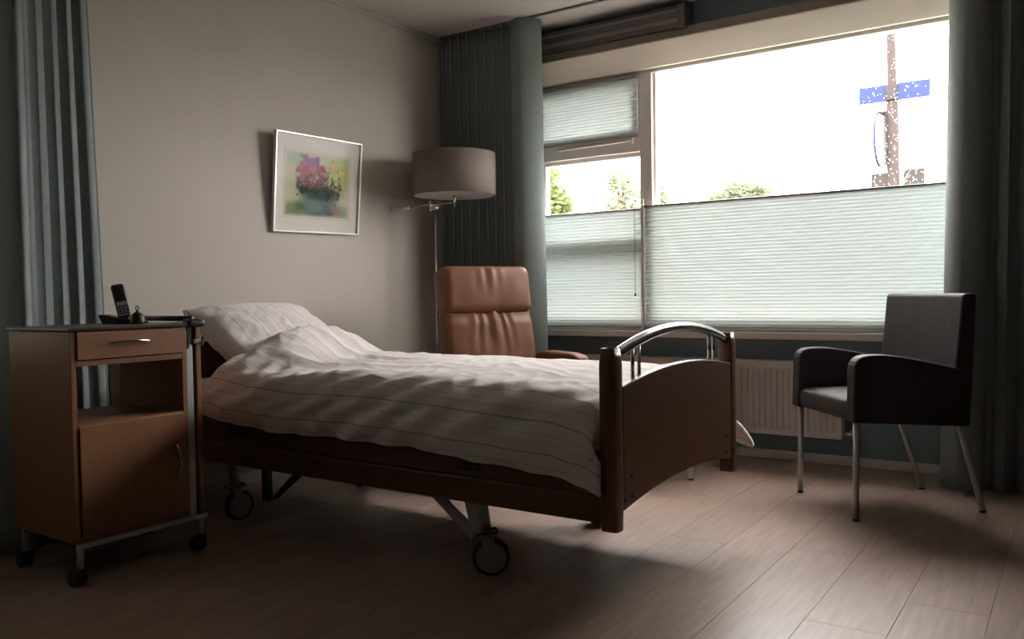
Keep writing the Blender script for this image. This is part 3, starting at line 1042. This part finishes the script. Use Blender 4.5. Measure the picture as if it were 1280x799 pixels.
pts = [(CX1 + 0.006 + 0.020 * math.sin(math.pi * u) ** 0.6, 1.548 + 0.148 * u, 0.789 - 0.002 * u + 0.005 * math.sin(math.pi * u)) for u in [i / 16 for i in range(17)]]
mk('handle', tube(nb(), pts, 0.005, 10), M['chrome'], dr, smooth=True)
do = mk('door', bx(CX1 - 0.012, CX1 + 0.006, CY0 + 0.0205, CY1 - 0.0195, 0.158, 0.5205), M['cabwood'], cab, bevel=0.002)
pts = [(CX1 + 0.006 + 0.020 * math.sin(math.pi * u) ** 0.6, 1.785 + 0.006 * math.sin(math.pi * u), 0.285 + 0.128 * u) for u in [i / 16 for i in range(17)]]
mk('handle', tube(nb(), pts, 0.005, 10), M['chrome'], do, smooth=True)
mk('top', bx(CX0 - 0.008, CX1 + 0.010, CY0 - 0.008, CY1 + 0.055, CZ1, CZ1 + 0.013), M['cabtop'], cab, bevel=0.004)
# edge rail on the bed side of the top, lift column and folded leaf
mk('edge_rail', tube(nb(), [(CX0 + 0.02, 1.882, 0.858), (CX1 - 0.02, 1.882, 0.858)], 0.010, 12), M['cabtop'], cab, smooth=True)
for x_ in (CX0 + 0.05, CX1 - 0.05):
    mk('rail_support', cyl(nb(), (x_, 1.882, 0.838), (x_, 1.882, 0.86), 0.007, seg=10), M['chrome'], cab)
col_ = mk('lift_column', bx(CX1 - 0.050, CX1 - 0.008, CY1 + 0.003, CY1 + 0.032, CZ0 - 0.01, 0.765), M['alu'], cab, bevel=0.004)
mk('column_slot', bx(CX1 - 0.009, CX1 - 0.004, CY1 + 0.008, CY1 + 0.026, 0.765, 0.83), M['black'], cab, bevel=0.002)
mk('column_tube', cyl(nb(), (CX1 - 0.012, CY1 + 0.010, 0.75), (CX1 - 0.012, CY1 + 0.010, 0.835), 0.007, seg=14), M['chrome'], cab, smooth=True)
mk('column_tube', cyl(nb(), (CX1 - 0.030, CY1 + 0.020, 0.76), (CX1 - 0.030, CY1 + 0.020, 0.835), 0.012, seg=14), M['black'], cab, smooth=True)
mk('leaf', bx(CX0 + 0.03, CX1 - 0.004, CY1 + 0.042, CY1 + 0.062, 0.145, 0.828), M['cabwood'], cab, bevel=0.003)
mk('pivot_joint', rbox(nb(), (CX1 - 0.005, CY1 + 0.036, 0.842), (0.05, 0.072, 0.030), 0.013, (8, 12, 6)), M['black'], cab, smooth=True)
mk('pivot_cap', lathe(nb(), [(0, 0.006), (0.005, 0.005), (0.008, 0)], (CX1 + 0.018, CY1 + 0.046, 0.850), 14), M['chrome'], cab, smooth=True)
mk('clamp', bx(CX1 - 0.006, CX1 + 0.006, CY1 + 0.028, CY1 + 0.070, 0.765, 0.785), M['chrome'], cab, bevel=0.004)
mk('clamp_screw', cyl(nb(), (CX1 + 0.004, CY1 + 0.064, 0.760), (CX1 + 0.004, CY1 + 0.064, 0.792), 0.005, seg=10), M['chrome'], cab)
mk('base_bar', bx(CX1 - 0.02, CX1 + 0.006, CY0 + 0.012, CY1 + 0.065, CZ0 - 0.018, CZ0 - 0.002), M['alu'], cab, bevel=0.003)
mk('base_bar', bx(CX0, CX1 - 0.02, CY0 + 0.012, CY0 + 0.03, CZ0 - 0.016, CZ0), M['black'], cab, bevel=0.003)
mk('base_bar', bx(CX0, CX1 - 0.02, CY1 + 0.04, CY1 + 0.06, CZ0 - 0.016, CZ0), M['black'], cab, bevel=0.003)
for x_, y_, a_ in ((CX1 - 0.008, 1.436, 0.5), (CX0 + 0.03, 1.440, 0.3), (CX1 - 0.010, 1.892, 0.9), (CX0 + 0.03, 1.90, 0.2)):
    lg = mk('leg', cyl(nb(), (x_, y_, 0.060), (x_, y_, CZ0 - 0.004), 0.011, seg=14), M['alu'], cab, smooth=True)
    ax = Vector((math.cos(a_ + 1.2), math.sin(a_ + 1.2), 0))
    fw = Vector((-ax.y, ax.x, 0))
    c = Vector((x_, y_, 0.0265)) + fw * 0.016
    bm = nb()
    for sg in (-1, 1):
        cyl(bm, c + ax * sg * 0.006, c + ax * sg * 0.021, 0.0265, seg=22)
    mk('caster', bm, M['rubber'], lg, bevel=0.003)
    bm = nb()
    rbox(bm, (0, 0, 0), (0.04, 0.022, 0.026), 0.009, (6, 4, 6), M=Matrix.Translation(c + Vector((0, 0, 0.020)) - fw * 0.008) @ Matrix.Rotation(math.atan2(fw.y, fw.x), 4, 'Z'))
    mk('caster_hood', bm, M['black'], lg, smooth=True)

# phone, bell
ZT = CZ1 + 0.013
ph = th('phone_cradle', 'black charging cradle of the cordless phone on the bedside cabinet', 'cradle', (-2.90, 1.742, ZT), R_(-62))
bm = nb()
prism(bm, [(-0.075, 0.0), (0.07, 0.0), (0.075, 0.012), (0.02, 0.016), (-0.085, 0.036), (-0.09, 0.030)], lambda a, b: (-0.028, a, b), lambda a, b: (0.030, a, b))
mk('cradle_body', bm, M['black'], ph, local=True, bevel=0.005)
mk('socket_rim', bx(-0.020, 0.022, -0.035, 0.025, 0.012, 0.026), M['black'], ph, local=True, bevel=0.006)
hs = th('cordless_phone', 'black cordless phone with silver keypad standing in its cradle', 'phone', (-2.893, 1.738, ZT + 0.016), R_(-20))
hs.rotation_euler = (R_(10), R_(-14), R_(-24))
WM[hs] = Matrix.Translation(hs.location) @ hs.rotation_euler.to_matrix().to_4x4()
mk('handset', rbox(nb(), (0, 0, 0.066), (0.024, 0.046, 0.136), 0.010, (6, 8, 20)), M['black'], hs, local=True, smooth=True)
mk('screen', bx(0.0118, 0.0128, -0.016, 0.016, 0.098, 0.122), M['screen'], hs, local=True, bevel=0.001)
kp = mk('keypad', bx(0.0115, 0.0130, -0.019, 0.019, 0.014, 0.066), M['phonegrey'], hs, local=True, bevel=0.001)
for r_ in range(4):
    for c_ in range(3):
        mk('key', bx(0.0128, 0.0142, -0.0165 + c_ * 0.0118, -0.0075 + c_ * 0.0118, 0.018 + r_ * 0.009, 0.0245 + r_ * 0.009), M['black'], kp, local=True, bevel=0.0008)
bl = th('table_bell', 'small dark bronze bell with a ring on top on the cabinet', 'bell', (-2.835, 1.748, ZT))
mk('bell_body', lathe(nb(), [(0.0, 0.002), (0.024, 0.0), (0.0265, 0.002), (0.0255, 0.010), (0.024, 0.024), (0.020, 0.034), (0.010, 0.041), (0.004, 0.044), (0.003, 0.050), (0.0, 0.050)], (0, 0, 0), 28), M['brass'], bl, local=True, smooth=True)
mk('ring', tube(nb(), [(0.0, 0.006 * math.cos(a), 0.057 + 0.008 * math.sin(a)) for a in [2 * math.pi * i / 20 for i in range(21)]], 0.0016, 8), M['brass'], bl, local=True, smooth=True)
cb = mk('phone_cable', tube(nb(), [(-3.105, 1.80, 0.846), (-3.112, 1.80, 0.83), (-3.11, 1.785, 0.76), (-3.115, 1.80, 0.70), (-3.108, 1.79, 0.62), (-3.112, 1.80, 0.5), (-3.11, 1.80, 0.30), (-3.12, 1.84, 0.02), (-3.16, 1.98, 0.006), (-3.43, 2.05, 0.01)], 0.0025, 8), M['black'], smooth=True)
tag(cb, 'thin black cable hanging down behind the bedside cabinet', 'cable')

# ------------------------------------------------------------------ recliner
rec = th('recliner_chair', 'tan leather recliner with padded headrest standing behind the bed', 'armchair', (-2.466, 3.624, 0), R_(-26))
MB = Matrix.Translation((-0.235, 0, 0.43)) @ Matrix.Rotation(R_(-10), 4, 'Y')
def pleat(p):
    x, y, z = p
    if x > 0:
        k = smooth01((z + 0.12) / 0.28)
        g = math.exp(-((y - 0.01) / 0.11) ** 2)
        fan = y / (1.0 + 1.6 * max(0.0, 0.17 - z))
        x += k * g * (0.0060 * math.sin(fan * 100 + 4 * mnoise.noise(Vector((fan * 12, 1, 1)))) + 0.004 * math.sin(fan * 47 + 1)) - 0.016 * smooth01((z - 0.13) / 0.06)
        x += 0.012 * (1 - (y / 0.3) ** 2)
        x += 0.004 * mnoise.noise(Vector((y * 14, z * 9, 2)))
    # narrower at the waist
    return x, y, z
mk('back_cushion', rbox(nb(), (0.0, 0, 0.20), (0.13, 0.545, 0.46), 0.040, (8, 96, 36), pleat, MB), M['leather'], rec, local=True, smooth=True)
def headf(p):
    x, y, z = p
    sag = 0.016 * (1 - (y / 0.3) ** 2)
    if z < 0:
        z -= sag * (-z / 0.13)
    if x > 0:
        x += 0.012 * (1 - (y / 0.3) ** 2) * (1 - (z / 0.15) ** 2)
        x += 0.004 * math.sin(y * 90) * math.exp(-(y / 0.07) ** 2) * smooth01((z + 0.05) / 0.12)
        x += 0.005 * mnoise.noise(Vector((y * 9, z * 9, 4)))
    return x, y, z
mk('headrest', rbox(nb(), (0.008, 0, 0.528), (0.140, 0.548, 0.262), 0.048, (10, 48, 20), headf, MB), M['leather'], rec, local=True, smooth=True)
mk('back_shell', rbox(nb(), (-0.062, 0, 0.31), (0.035, 0.52, 0.64), 0.016, (4, 16, 20), None, MB), M['leather'], rec, local=True, smooth=True)
mk('seat_cushion', rbox(nb(), (0.03, 0, 0.385), (0.52, 0.53, 0.15), 0.055, (16, 16, 8)), M['leather'], rec, local=True, smooth=True)
for sg in (-1, 1):
    def armf(p):
        x, y, z = p
        z -= 0.045 * smooth01((x - 0.10) / 0.16) * 0.35 + 0.035 * smooth01((-0.10 - x) / 0.2)
        return x, y, z
    a_ = mk('armrest', rbox(nb(), (-0.02, sg * 0.310, 0.583), (0.43, 0.095, 0.062), 0.029, (24, 8, 6), armf), M['leather'], rec, local=True, smooth=True)
    mk('arm_panel', rbox(nb(), (-0.03, sg * 0.310, 0.44), (0.36, 0.062, 0.25), 0.025, (12, 6, 10)), M['leather'], rec, local=True, smooth=True)
mk('column', cyl(nb(), (0, 0, 0.06), (0, 0, 0.32), 0.032, seg=18), M['steel'], rec, local=True, smooth=True)
for k in range(5):
    a_ = 2 * math.pi * k / 5 + 0.3
    tip = Vector((0.30 * math.cos(a_), 0.30 * math.sin(a_), 0.022))
    bm = nb()
    tube(bm, [(0, 0, 0.075), (tip.x * 0.5, tip.y * 0.5, 0.06), (tip.x, tip.y, 0.022)], 0.02, 10, [0.024, 0.021, 0.018])
    mk('base_arm', bm, M['palewood'], rec, local=True, smooth=True)

# footstool behind the foot of the bed
fs = th('footstool', 'tan footstool with pale legs half hidden behind the bed end', 'footstool', (-1.78, 4.07, 0))
mk('cushion', rbox(nb(), (0, 0, 0.475), (0.46, 0.42, 0.13), 0.045, (16, 14, 8)), M['leather'], fs, local=True, smooth=True)
mk('stool_frame', bx(-0.2, 0.2, -0.18, 0.18, 0.375, 0.412), M['palewood'], fs, local=True, bevel=0.006)
for sx, sy in ((1, -1), (1, 1), (-1, -1), (-1, 1)):
    bm = nb()
    A = Vector((sx * 0.185, sy * 0.185, 0.006)); B = Vector((sx * 0.15, sy * 0.15, 0.38))
    cyl(bm, A, B, 0.016, 0.024, 14)
    l_ = mk('leg', bm, M['palewood'], fs, local=True, smooth=True)
    mk('foot_pad', cyl(nb(), (A.x, A.y, 0), (A.x, A.y, 0.006), 0.014, seg=12), M['black'], l_, local=True)

# ------------------------------------------------------------------ floor lamp
AD = Vector((0.826, 0.563, 0))
P0 = Vector((-3.205, 3.905, 0))
lamp = th('floor_lamp', 'chrome floor lamp with a taupe drum shade on a swing arm', 'lamp', (P0.x, P0.y, 0))
mk('base', lathe(nb(), [(0, 0), (0.14, 0), (0.14, 0.012), (0.13, 0.018), (0.02, 0.024), (0, 0.024)], P0, 36), M['chrome'], lamp, smooth=True)
mk('pole', cyl(nb(), P0 + Vector((0, 0, 0.02)), P0 + Vector((0, 0, 1.438)), 0.0085, seg=16), M['chrome'], lamp, smooth=True)
J = P0 + Vector((0, 0, 1.462))
mk('joint', cyl(nb(), J - AD * 0.03 + Vector((0, 0, -0.028)), J - AD * 0.03 + Vector((0, 0, 0.03)), 0.009, seg=14), M['chrome'], lamp, smooth=True)
mk('pole_head', rbox(nb(), J + Vector((0, 0, -0.014)), (0.05, 0.04, 0.024), 0.008, (6, 6, 4)), M['chrome'], lamp, smooth=True)
def arm_pt(s):
    return J + AD * s + Vector((0, 0, 0.008 + s * 0.10))
mk('swing_arm', cyl(nb(), arm_pt(-0.17), arm_pt(0.118), 0.0055, seg=12), M['chrome'], lamp, smooth=True)
mk('counterweight', cyl(nb(), arm_pt(-0.265), arm_pt(-0.175), 0.0135, seg=18), M['steel'], lamp, smooth=True)
mk('arm_nut', cyl(nb(), arm_pt(-0.175), arm_pt(-0.155), 0.011, seg=14), M['chrome'], lamp, smooth=True)
Cs = arm_pt(0.118)
mk('shade_stem', cyl(nb(), (Cs.x, Cs.y, Cs.z - 0.03), (Cs.x, Cs.y, Cs.z + 0.08), 0.0095, seg=14), M['chrome'], lamp, smooth=True)
mk('bulb_socket', cyl(nb(), (Cs.x, Cs.y, Cs.z + 0.06), (Cs.x, Cs.y, Cs.z + 0.13), 0.019, seg=16), M['unit2'], lamp, smooth=True)
mk('bulb', lathe(nb(), [(0.012, 0), (0.03, 0.03), (0.033, 0.05), (0.022, 0.075), (0, 0.083)], (Cs.x, Cs.y, Cs.z + 0.13), 18), M['shadein'], lamp, smooth=True)
Z0, Z1, RS = 1.520, 1.768, 0.247
sh = mk('shade', lathe(nb(), [(RS, Z0), (RS, Z1), (RS - 0.003, Z1), (RS - 0.003, Z0)], (Cs.x, Cs.y, 0), 64, close=True), M['shade'], lamp, smooth=False)
for p in sh.data.polygons:
    p.use_smooth = abs(p.normal.z) < 0.5
mk('shade_lining', lathe(nb(), [(RS - 0.0035, Z0 + 0.004), (RS - 0.0035, Z1 - 0.004)], (Cs.x, Cs.y, 0), 64), M['shadein'], sh, smooth=True)
mk('diffuser', lathe(nb(), [(0.02, Z0 + 0.004), (RS - 0.005, Z0 + 0.004)], (Cs.x, Cs.y, 0), 48), M['shadein'], sh)
for k in range(3):
    a_ = 2 * math.pi * k / 3
    mk('spider_wire', cyl(nb(), (Cs.x, Cs.y, Cs.z + 0.075), (Cs.x + (RS - 0.004) * math.cos(a_), Cs.y + (RS - 0.004) * math.sin(a_), Cs.z + 0.075), 0.002, seg=6), M['chrome'], sh)

# ------------------------------------------------------------------ picture
pic = th('framed_picture', 'framed watercolour of red and yellow flowers in a blue pot', 'picture', (XL + 0.004, 3.185, 1.278))
pic.rotation_euler = (R_(0.9), R_(6.0), 0)
WM[pic] = Matrix.Translation(pic.location) @ pic.rotation_euler.to_matrix().to_4x4()
PWd, PHt = 0.612, 0.515
for q in ((-PWd / 2, -PWd / 2 + 0.008, 0, PHt), (PWd / 2 - 0.008, PWd / 2, 0, PHt), (-PWd / 2 + 0.008, PWd / 2 - 0.008, 0, 0.008), (-PWd / 2 + 0.008, PWd / 2 - 0.008, PHt - 0.008, PHt)):
    mk('frame_bar', bx(0, 0.022, q[0], q[1], q[2], q[3]), M['silverframe'], pic, local=True, bevel=0.001)
mk('backing', bx(0.002, 0.008, -PWd / 2 + 0.004, PWd / 2 - 0.004, 0.004, PHt - 0.004), M['matboard'], pic, local=True)
u0, u1, v0, v1 = -PWd / 2 + 0.075, PWd / 2 - 0.078, 0.085, 0.425
for q in ((u0 - 0.008, u1 + 0.008, v0 - 0.009, v0 - 0.0075), (u0 - 0.008, u1 + 0.008, v1 + 0.008, v1 + 0.0095), (u0 - 0.008, u0 - 0.0065, v0 - 0.008, v1 + 0.008), (u1 + 0.0065, u1 + 0.008, v0 - 0.008, v1 + 0.008)):
    mk('mount_line', bx(0.008, 0.0086, q[0], q[1], q[2], q[3]), M['unit2'], pic, local=True)
GW, GH = 150, 112
rg = np.random.RandomState(5)
img = np.zeros((GH, GW, 3)) + np.array(S(214, 211, 190))
yy_, xx_ = np.mgrid[0:GH, 0:GW]
U, V = xx_ / (GW - 1), yy_ / (GH - 1)
def dab(cx, cy, rx, ry, c, al, an=0.0, soft=2.0):
    dx, dy = (U - cx), (V - cy) * GH / GW
    a, b = dx * math.cos(an) + dy * math.sin(an), -dx * math.sin(an) + dy * math.cos(an)
    d = (a / rx) ** 2 + (b / (ry * GH / GW)) ** 2
    k = al * np.clip(np.exp(-d ** soft), 0, 1)
    img[:] = img * (1 - k[..., None]) + np.array(S(*c)) * k[..., None]
dab(0.15, 0.88, 0.14, 0.10, (168, 190, 170), 0.6); dab(0.85, 0.85, 0.2, 0.14, (186, 194, 140), 0.6)
dab(0.35, 0.08, 0.5, 0.12, (150, 165, 130), 0.6); dab(0.15, 0.12, 0.16, 0.14, (140, 160, 120), 0.6); dab(0.88, 0.10, 0.16, 0.12, (150, 180, 160), 0.6)
dab(0.9, 0.65, 0.12, 0.2, (190, 196, 150), 0.5); dab(0.5, 0.55, 0.42, 0.3, (120, 140, 90), 0.45)
dab(0.52, 0.24, 0.30, 0.22, (128, 152, 152), 0.85, soft=3); dab(0.50, 0.12, 0.23, 0.12, (122, 146, 150), 0.8, soft=3); dab(0.55, 0.38, 0.30, 0.12, (70, 92, 88), 0.7)
dab(0.45, 0.17, 0.13, 0.10, (160, 176, 170), 0.7)
for i in range(160):
    dab(rg.uniform(0.18, 0.85), rg.normal(0.47, 0.06), rg.uniform(0.008, 0.03), rg.uniform(0.01, 0.04), [(50, 70, 40), (84, 104, 54), (36, 52, 40), (110, 120, 60)][rg.randint(4)], 0.7, rg.uniform(0, 3))
for i in range(210):
    a_, r_ = rg.uniform(0, 6.28), rg.rand() ** 0.6
    dab(0.40 + 0.25 * r_ * math.cos(a_), 0.67 + 0.20 * r_ * math.sin(a_), rg.uniform(0.012, 0.035), rg.uniform(0.012, 0.04), [(196, 60, 80), (176, 50, 90), (200, 90, 130), (190, 120, 160), (160, 34, 50), (205, 60, 60), (120, 40, 70)][rg.randint(7)], 0.65, rg.uniform(0, 3))
for i in range(40):
    dab(rg.normal(0.35, 0.08), rg.normal(0.86, 0.06), 0.03, 0.035, [(180, 130, 180), (170, 110, 170), (150, 100, 140)][rg.randint(3)], 0.5)
for i in range(110):
    a_, r_ = rg.uniform(0, 6.28), rg.rand() ** 0.6
    dab(0.76 + 0.15 * r_ * math.cos(a_), 0.66 + 0.24 * r_ * math.sin(a_), rg.uniform(0.012, 0.035), rg.uniform(0.012, 0.04), [(214, 202, 90), (206, 190, 70), (222, 214, 130), (150, 150, 60), (190, 170, 60)][rg.randint(5)], 0.6, rg.uniform(0, 3))
for i in range(50):
    dab(rg.uniform(0.15, 0.88), rg.uniform(0.42, 0.75), 0.010, 0.014, [(60, 70, 40), (80, 40, 40), (40, 60, 50)][rg.randint(3)], 0.55)
for i in range(70):
    dab(rg.uniform(0.16, 0.86), rg.normal(0.50, 0.10), rg.uniform(0.006, 0.018), rg.uniform(0.015, 0.05), [(44, 60, 34), (70, 92, 46), (30, 44, 34)][rg.randint(3)], 0.75, rg.uniform(0, 3))
dab(0.80, 0.10, 0.10, 0.10, (190, 150, 140), 0.6); dab(0.70, 0.06, 0.06, 0.05, (70, 90, 84), 0.5); dab(0.22, 0.16, 0.08, 0.08, (96, 120, 80), 0.5)
e_ = np.minimum(np.minimum(U, 1 - U) * GW, np.minimum(V, 1 - V) * GH)
e_ = np.clip((e_ + rg.rand(GH, GW) * 3 - 1) / 6, 0, 1)[..., None]
img = img * e_ + np.array(S(214, 211, 190)) * (1 - e_)
vs = [(0.0084, u0 + (u1 - u0) * i / (GW - 1), v0 + (v1 - v0) * j / (GH - 1)) for j in range(GH) for i in range(GW)]
fc = [(j * GW + i, j * GW + i + 1, (j + 1) * GW + i + 1, (j + 1) * GW + i) for j in range(GH - 1) for i in range(GW - 1)]
me = bpy.data.meshes.new('print')
me.from_pydata(vs, [], fc)
ca = me.color_attributes.new('paint', 'FLOAT_COLOR', 'POINT')
flat = np.ones((GH * GW, 4), dtype=np.float32)
flat[:, :3] = (img.reshape(-1, 3) / S(214, 211, 190)[1]) ** 1.7 * 0.46
ca.data.foreach_set('color', flat.ravel())
mko('print', me, M['paint'], pic, local=True)
mk('glazing', bx(0.0165, 0.0185, -PWd / 2 + 0.007, PWd / 2 - 0.007, 0.007, PHt - 0.007), glass_mat('picture_glass', 0.004), pic, local=True)

# ------------------------------------------------------------------ grey armchair
aD = R_(40.6)
D_ = Vector((math.cos(aD), math.sin(aD), 0)); W_ = Vector((-math.sin(aD), math.cos(aD), 0))
CH = Vector((-0.748, 3.517, 0)) + D_ * 0.285 + W_ * 0.246
ch = th('armchair', 'dark grey upholstered armchair with steel legs beside the window curtain', 'armchair', tuple(CH), aD + math.pi)
def L(d, w, z):
    return Vector((0.285 - d, 0.246 - w, z))
def rpoly(pts, r, n=5):
    out = []
    m = len(pts)
    for i in range(m):
        p, a, b = Vector(pts[i]), Vector(pts[i - 1]), Vector(pts[(i + 1) % m])
        rr = r[i] if isinstance(r, (list, tuple)) else r
        if rr <= 0:
            out.append(tuple(p)); continue
        da, db = (a - p), (b - p)
        rr = min(rr, da.length * 0.45, db.length * 0.45)
        s0, s1 = p + da.normalized() * rr, p + db.normalized() * rr
        for k in range(n + 1):
            t_ = k / n
            out.append(tuple((1 - t_) ** 2 * s0 + 2 * t_ * (1 - t_) * p + t_ ** 2 * s1))
    return out
side = rpoly([(-0.025, 0.398), (-0.018, 0.662), (0.11, 0.668), (0.25, 0.645), (0.40, 0.608), (0.455, 0.60), (0.468, 0.367)], [0.012, 0.07, 0.08, 0.1, 0.05, 0.01, 0.015])
for w0, w1 in ((-0.030, 0.032), (0.460, 0.522)):
    bm = nb()
    prism(bm, side, lambda a, b: L(a, w0, b), lambda a, b: L(a, w1, b))
    mk('arm', bm, M['greyleather'], ch, local=True, bevel=0.009, bseg=3)
back = rpoly([(0.392, 0.44), (0.438, 0.903), (0.497, 0.905), (0.486, 0.62), (0.470, 0.368), (0.41, 0.372)], [0.0, 0.018, 0.018, 0.1, 0.012, 0.012])
bm = nb()
prism(bm, back, lambda a, b: L(a, -0.030, b), lambda a, b: L(a, 0.522, b))
mk('backrest', bm, M['greyleather'], ch, local=True, bevel=0.009, bseg=3)
def seatf(p):
    x, y, z = p
    if z > 0:
        z += 0.012 * (1 - (y / 0.22) ** 2) * (1 - (x / 0.25) ** 2)
    return x, y, z
mk('seat', rbox(nb(), L(0.193, 0.246, 0.441), (0.432, 0.432, 0.090), 0.03, (18, 18, 6), seatf), M['greyleather'], ch, local=True, smooth=True)
for (d0, w0, d1, w1, zt) in ((0.0, 0.0, 0.004, 0.003, 0.405), (0.0, 0.491, 0.004, 0.488, 0.405), (0.570, 0.036, 0.452, 0.020, 0.375), (0.568, 0.456, 0.452, 0.472, 0.375)):
    A, B = L(d0, w0, 0.008), L(d1, w1, zt)
    bm = nb()
    tube(bm, [A, (A + B) / 2, B], 0.0125, 16)
    lg = mk('leg', bm, M['steel'], ch, local=True, smooth=True)
    mk('foot_pad', cyl(nb(), L(d0, w0, 0), L(d0, w0, 0.010), 0.0135, seg=14), M['black'], lg, local=True)

# ------------------------------------------------------------------ outside
tag(mk('ground', bx(-60, 60, YW + T + 0.02, 120, -0.6, -0.4), M['asphalt']), 'street and grass outside the window', kind='structure')
tag(mk('ground', bx(-60, XL - T - 0.02, -60, YW + T + 0.02, -0.6, -0.4), M['asphalt']), 'garden ground outside the left window', kind='structure')

sp = th('street_sign_post', 'street post with blue name plates outside the big window', 'sign post', (-2.40, 14.0, -0.4))
mk('pole', cyl(nb(), (-2.385, 14, -0.4), (-2.43, 14, 3.75), 0.105, 0.085, 20, False), M['postpaint'], sp, smooth=True)
mk('pole_top', cyl(nb(), (-2.43, 14, 3.75), (-2.475, 14, 6.2), 0.070, 0.055, 20, False), M['postpaint'], sp, smooth=True)
mk('name_plate', bx(-2.905, -2.50, 13.96, 13.985, 3.79, 4.045), M['signblue'], sp, bevel=0.004)
mk('name_plate', bx(-2.36, -1.905, 13.96, 13.985, 3.79, 4.045), M['signblue'], sp, bevel=0.004)
mk('plate_clamp', cyl(nb(), (-2.435, 14, 3.80), (-2.435, 14, 4.03), 0.10, seg=18), M['brownbox'], sp)
bm = nb()
cyl(bm, (-2.60, 13.95, 3.22), (-2.585, 13.94, 3.22), 0.41, seg=40)
ro = mk('round_sign', bm, M['signwhite'], sp)
bm = nb()
lathe_pts = [(0.41, -0.012), (0.43, -0.012), (0.43, 0.012), (0.41, 0.012)]
for i in range(40):
    pass
tb = [(-2.60, 13.945 + 0.415 * math.cos(a), 3.22 + 0.415 * math.sin(a)) for a in [2 * math.pi * i / 40 for i in range(41)]]
mk('sign_rim', tube(nb(), tb, 0.014, 8), M['signblue'], ro, smooth=True)
mk('sign_bracket', cyl(nb(), (-2.60, 13.95, 3.62), (-2.43, 14, 3.64), 0.025, seg=10), M['postpaint'], sp)
mk('back_plate', bx(-2.73, -2.49, 13.97, 13.99, 2.35, 2.70), M['brownbox'], sp, bevel=0.004)
mk('back_plate', bx(-2.27, -1.98, 13.97, 13.99, 2.35, 2.73), M['brownbox'], sp, bevel=0.004)

def tree(label, base, h, blobs, mat, n, leaf, seed):
    t_ = th('tree', label, 'tree', base, group='trees outside the window')
    rg_ = random.Random(seed)
    bm = nb()
    bx_, by_, bz_ = base
    tube(bm, [(bx_, by_, bz_), (bx_ + 0.1, by_, bz_ + h * 0.4), (bx_, by_ + 0.1, bz_ + h * 0.8)], 0.15, 10, [0.2, 0.15, 0.05])
    for k in range(7):
        b_ = blobs[k % len(blobs)]
        tube(bm, [(bx_ + 0.05, by_, bz_ + h * rg_.uniform(0.3, 0.6)), (b_[0] + rg_.uniform(-.3, .3), b_[1] + rg_.uniform(-.3, .3), b_[2])], 0.05, 6, [0.07, 0.02])
    mk('trunk', bm, M['bark'], t_, smooth=True)
    vs, fcs = [], []
    for i in range(n):
        b_ = blobs[rg_.randrange(len(blobs))]
        a = rg_.uniform(0, 2 * math.pi); c_ = rg_.uniform(-1, 1); r_ = rg_.random() ** 0.45
        s_ = math.sqrt(1 - c_ * c_)
        p = Vector((b_[0] + b_[3] * r_ * s_ * math.cos(a), b_[1] + b_[3] * r_ * s_ * math.sin(a), b_[2] + b_[4] * r_ * c_))
        q = Vector((rg_.uniform(-1, 1), rg_.uniform(-1, 1), rg_.uniform(-1, 1))).normalized()
        e1, e2 = frame_of(q)
        l_ = leaf * rg_.uniform(0.6, 1.3)
        k = len(vs)
        vs += [tuple(p - e1 * l_), tuple(p + e2 * l_ * 0.45), tuple(p + e1 * l_), tuple(p - e2 * l_ * 0.45)]
        fcs.append((k, k + 1, k + 2, k + 3))
    me = bpy.data.meshes.new('foliage')
    me.from_pydata(vs, [], fcs)
    f_ = mko('foliage', me, mat, t_)
    f_['kind'] = 'stuff'
    return t_
tree('bright yellow-green tree at the left edge of the narrow pane', (-10.9, 17.0, -0.4), 5.2,
     [(-10.75, 17, 4.0, 0.55, 0.9), (-10.55, 17, 3.1, 0.50, 1.0), (-11.2, 17, 3.6, 0.8, 1.3), (-10.35, 17.2, 2.9, 0.35, 0.6), (-10.9, 17.3, 2.0, 0.9, 1.1)], M['leaf1'], 2600, 0.10, 1)
tree('pale tree seen beside the mullion through the narrow pane', (-10.6, 21.0, -0.4), 5.2,
     [(-10.75, 21, 4.05, 0.40, 0.45), (-10.45, 21, 3.75, 0.45, 0.5), (-10.95, 21.2, 3.25, 0.45, 0.5), (-10.3, 21, 3.3, 0.5, 0.6), (-10.6, 20.8, 2.4, 1.0, 0.8)], M['leaf2'], 1500, 0.075, 2)
tree('small pale treetop just right of the mullion in the big pane', (-10.95, 24.5, -0.4), 4.3,
     [(-11.0, 24.5, 3.95, 0.22, 0.35), (-10.85, 24.5, 3.65, 0.32, 0.4), (-10.9, 24.3, 2.7, 0.7, 0.9)], M['leaf2'], 700, 0.075, 3)
tree('rounded pale treetop in the middle of the big pane', (-8.9, 26.0, -0.4), 4.9,
     [(-8.80, 26, 4.15, 0.62, 0.55), (-8.35, 26, 3.95, 0.45, 0.45), (-9.2, 26, 3.9, 0.4, 0.5), (-9.75, 26, 3.75, 0.35, 0.35), (-9.0, 26, 3.0, 1.4, 0.8)], M['leaf2'], 2600, 0.075, 4)
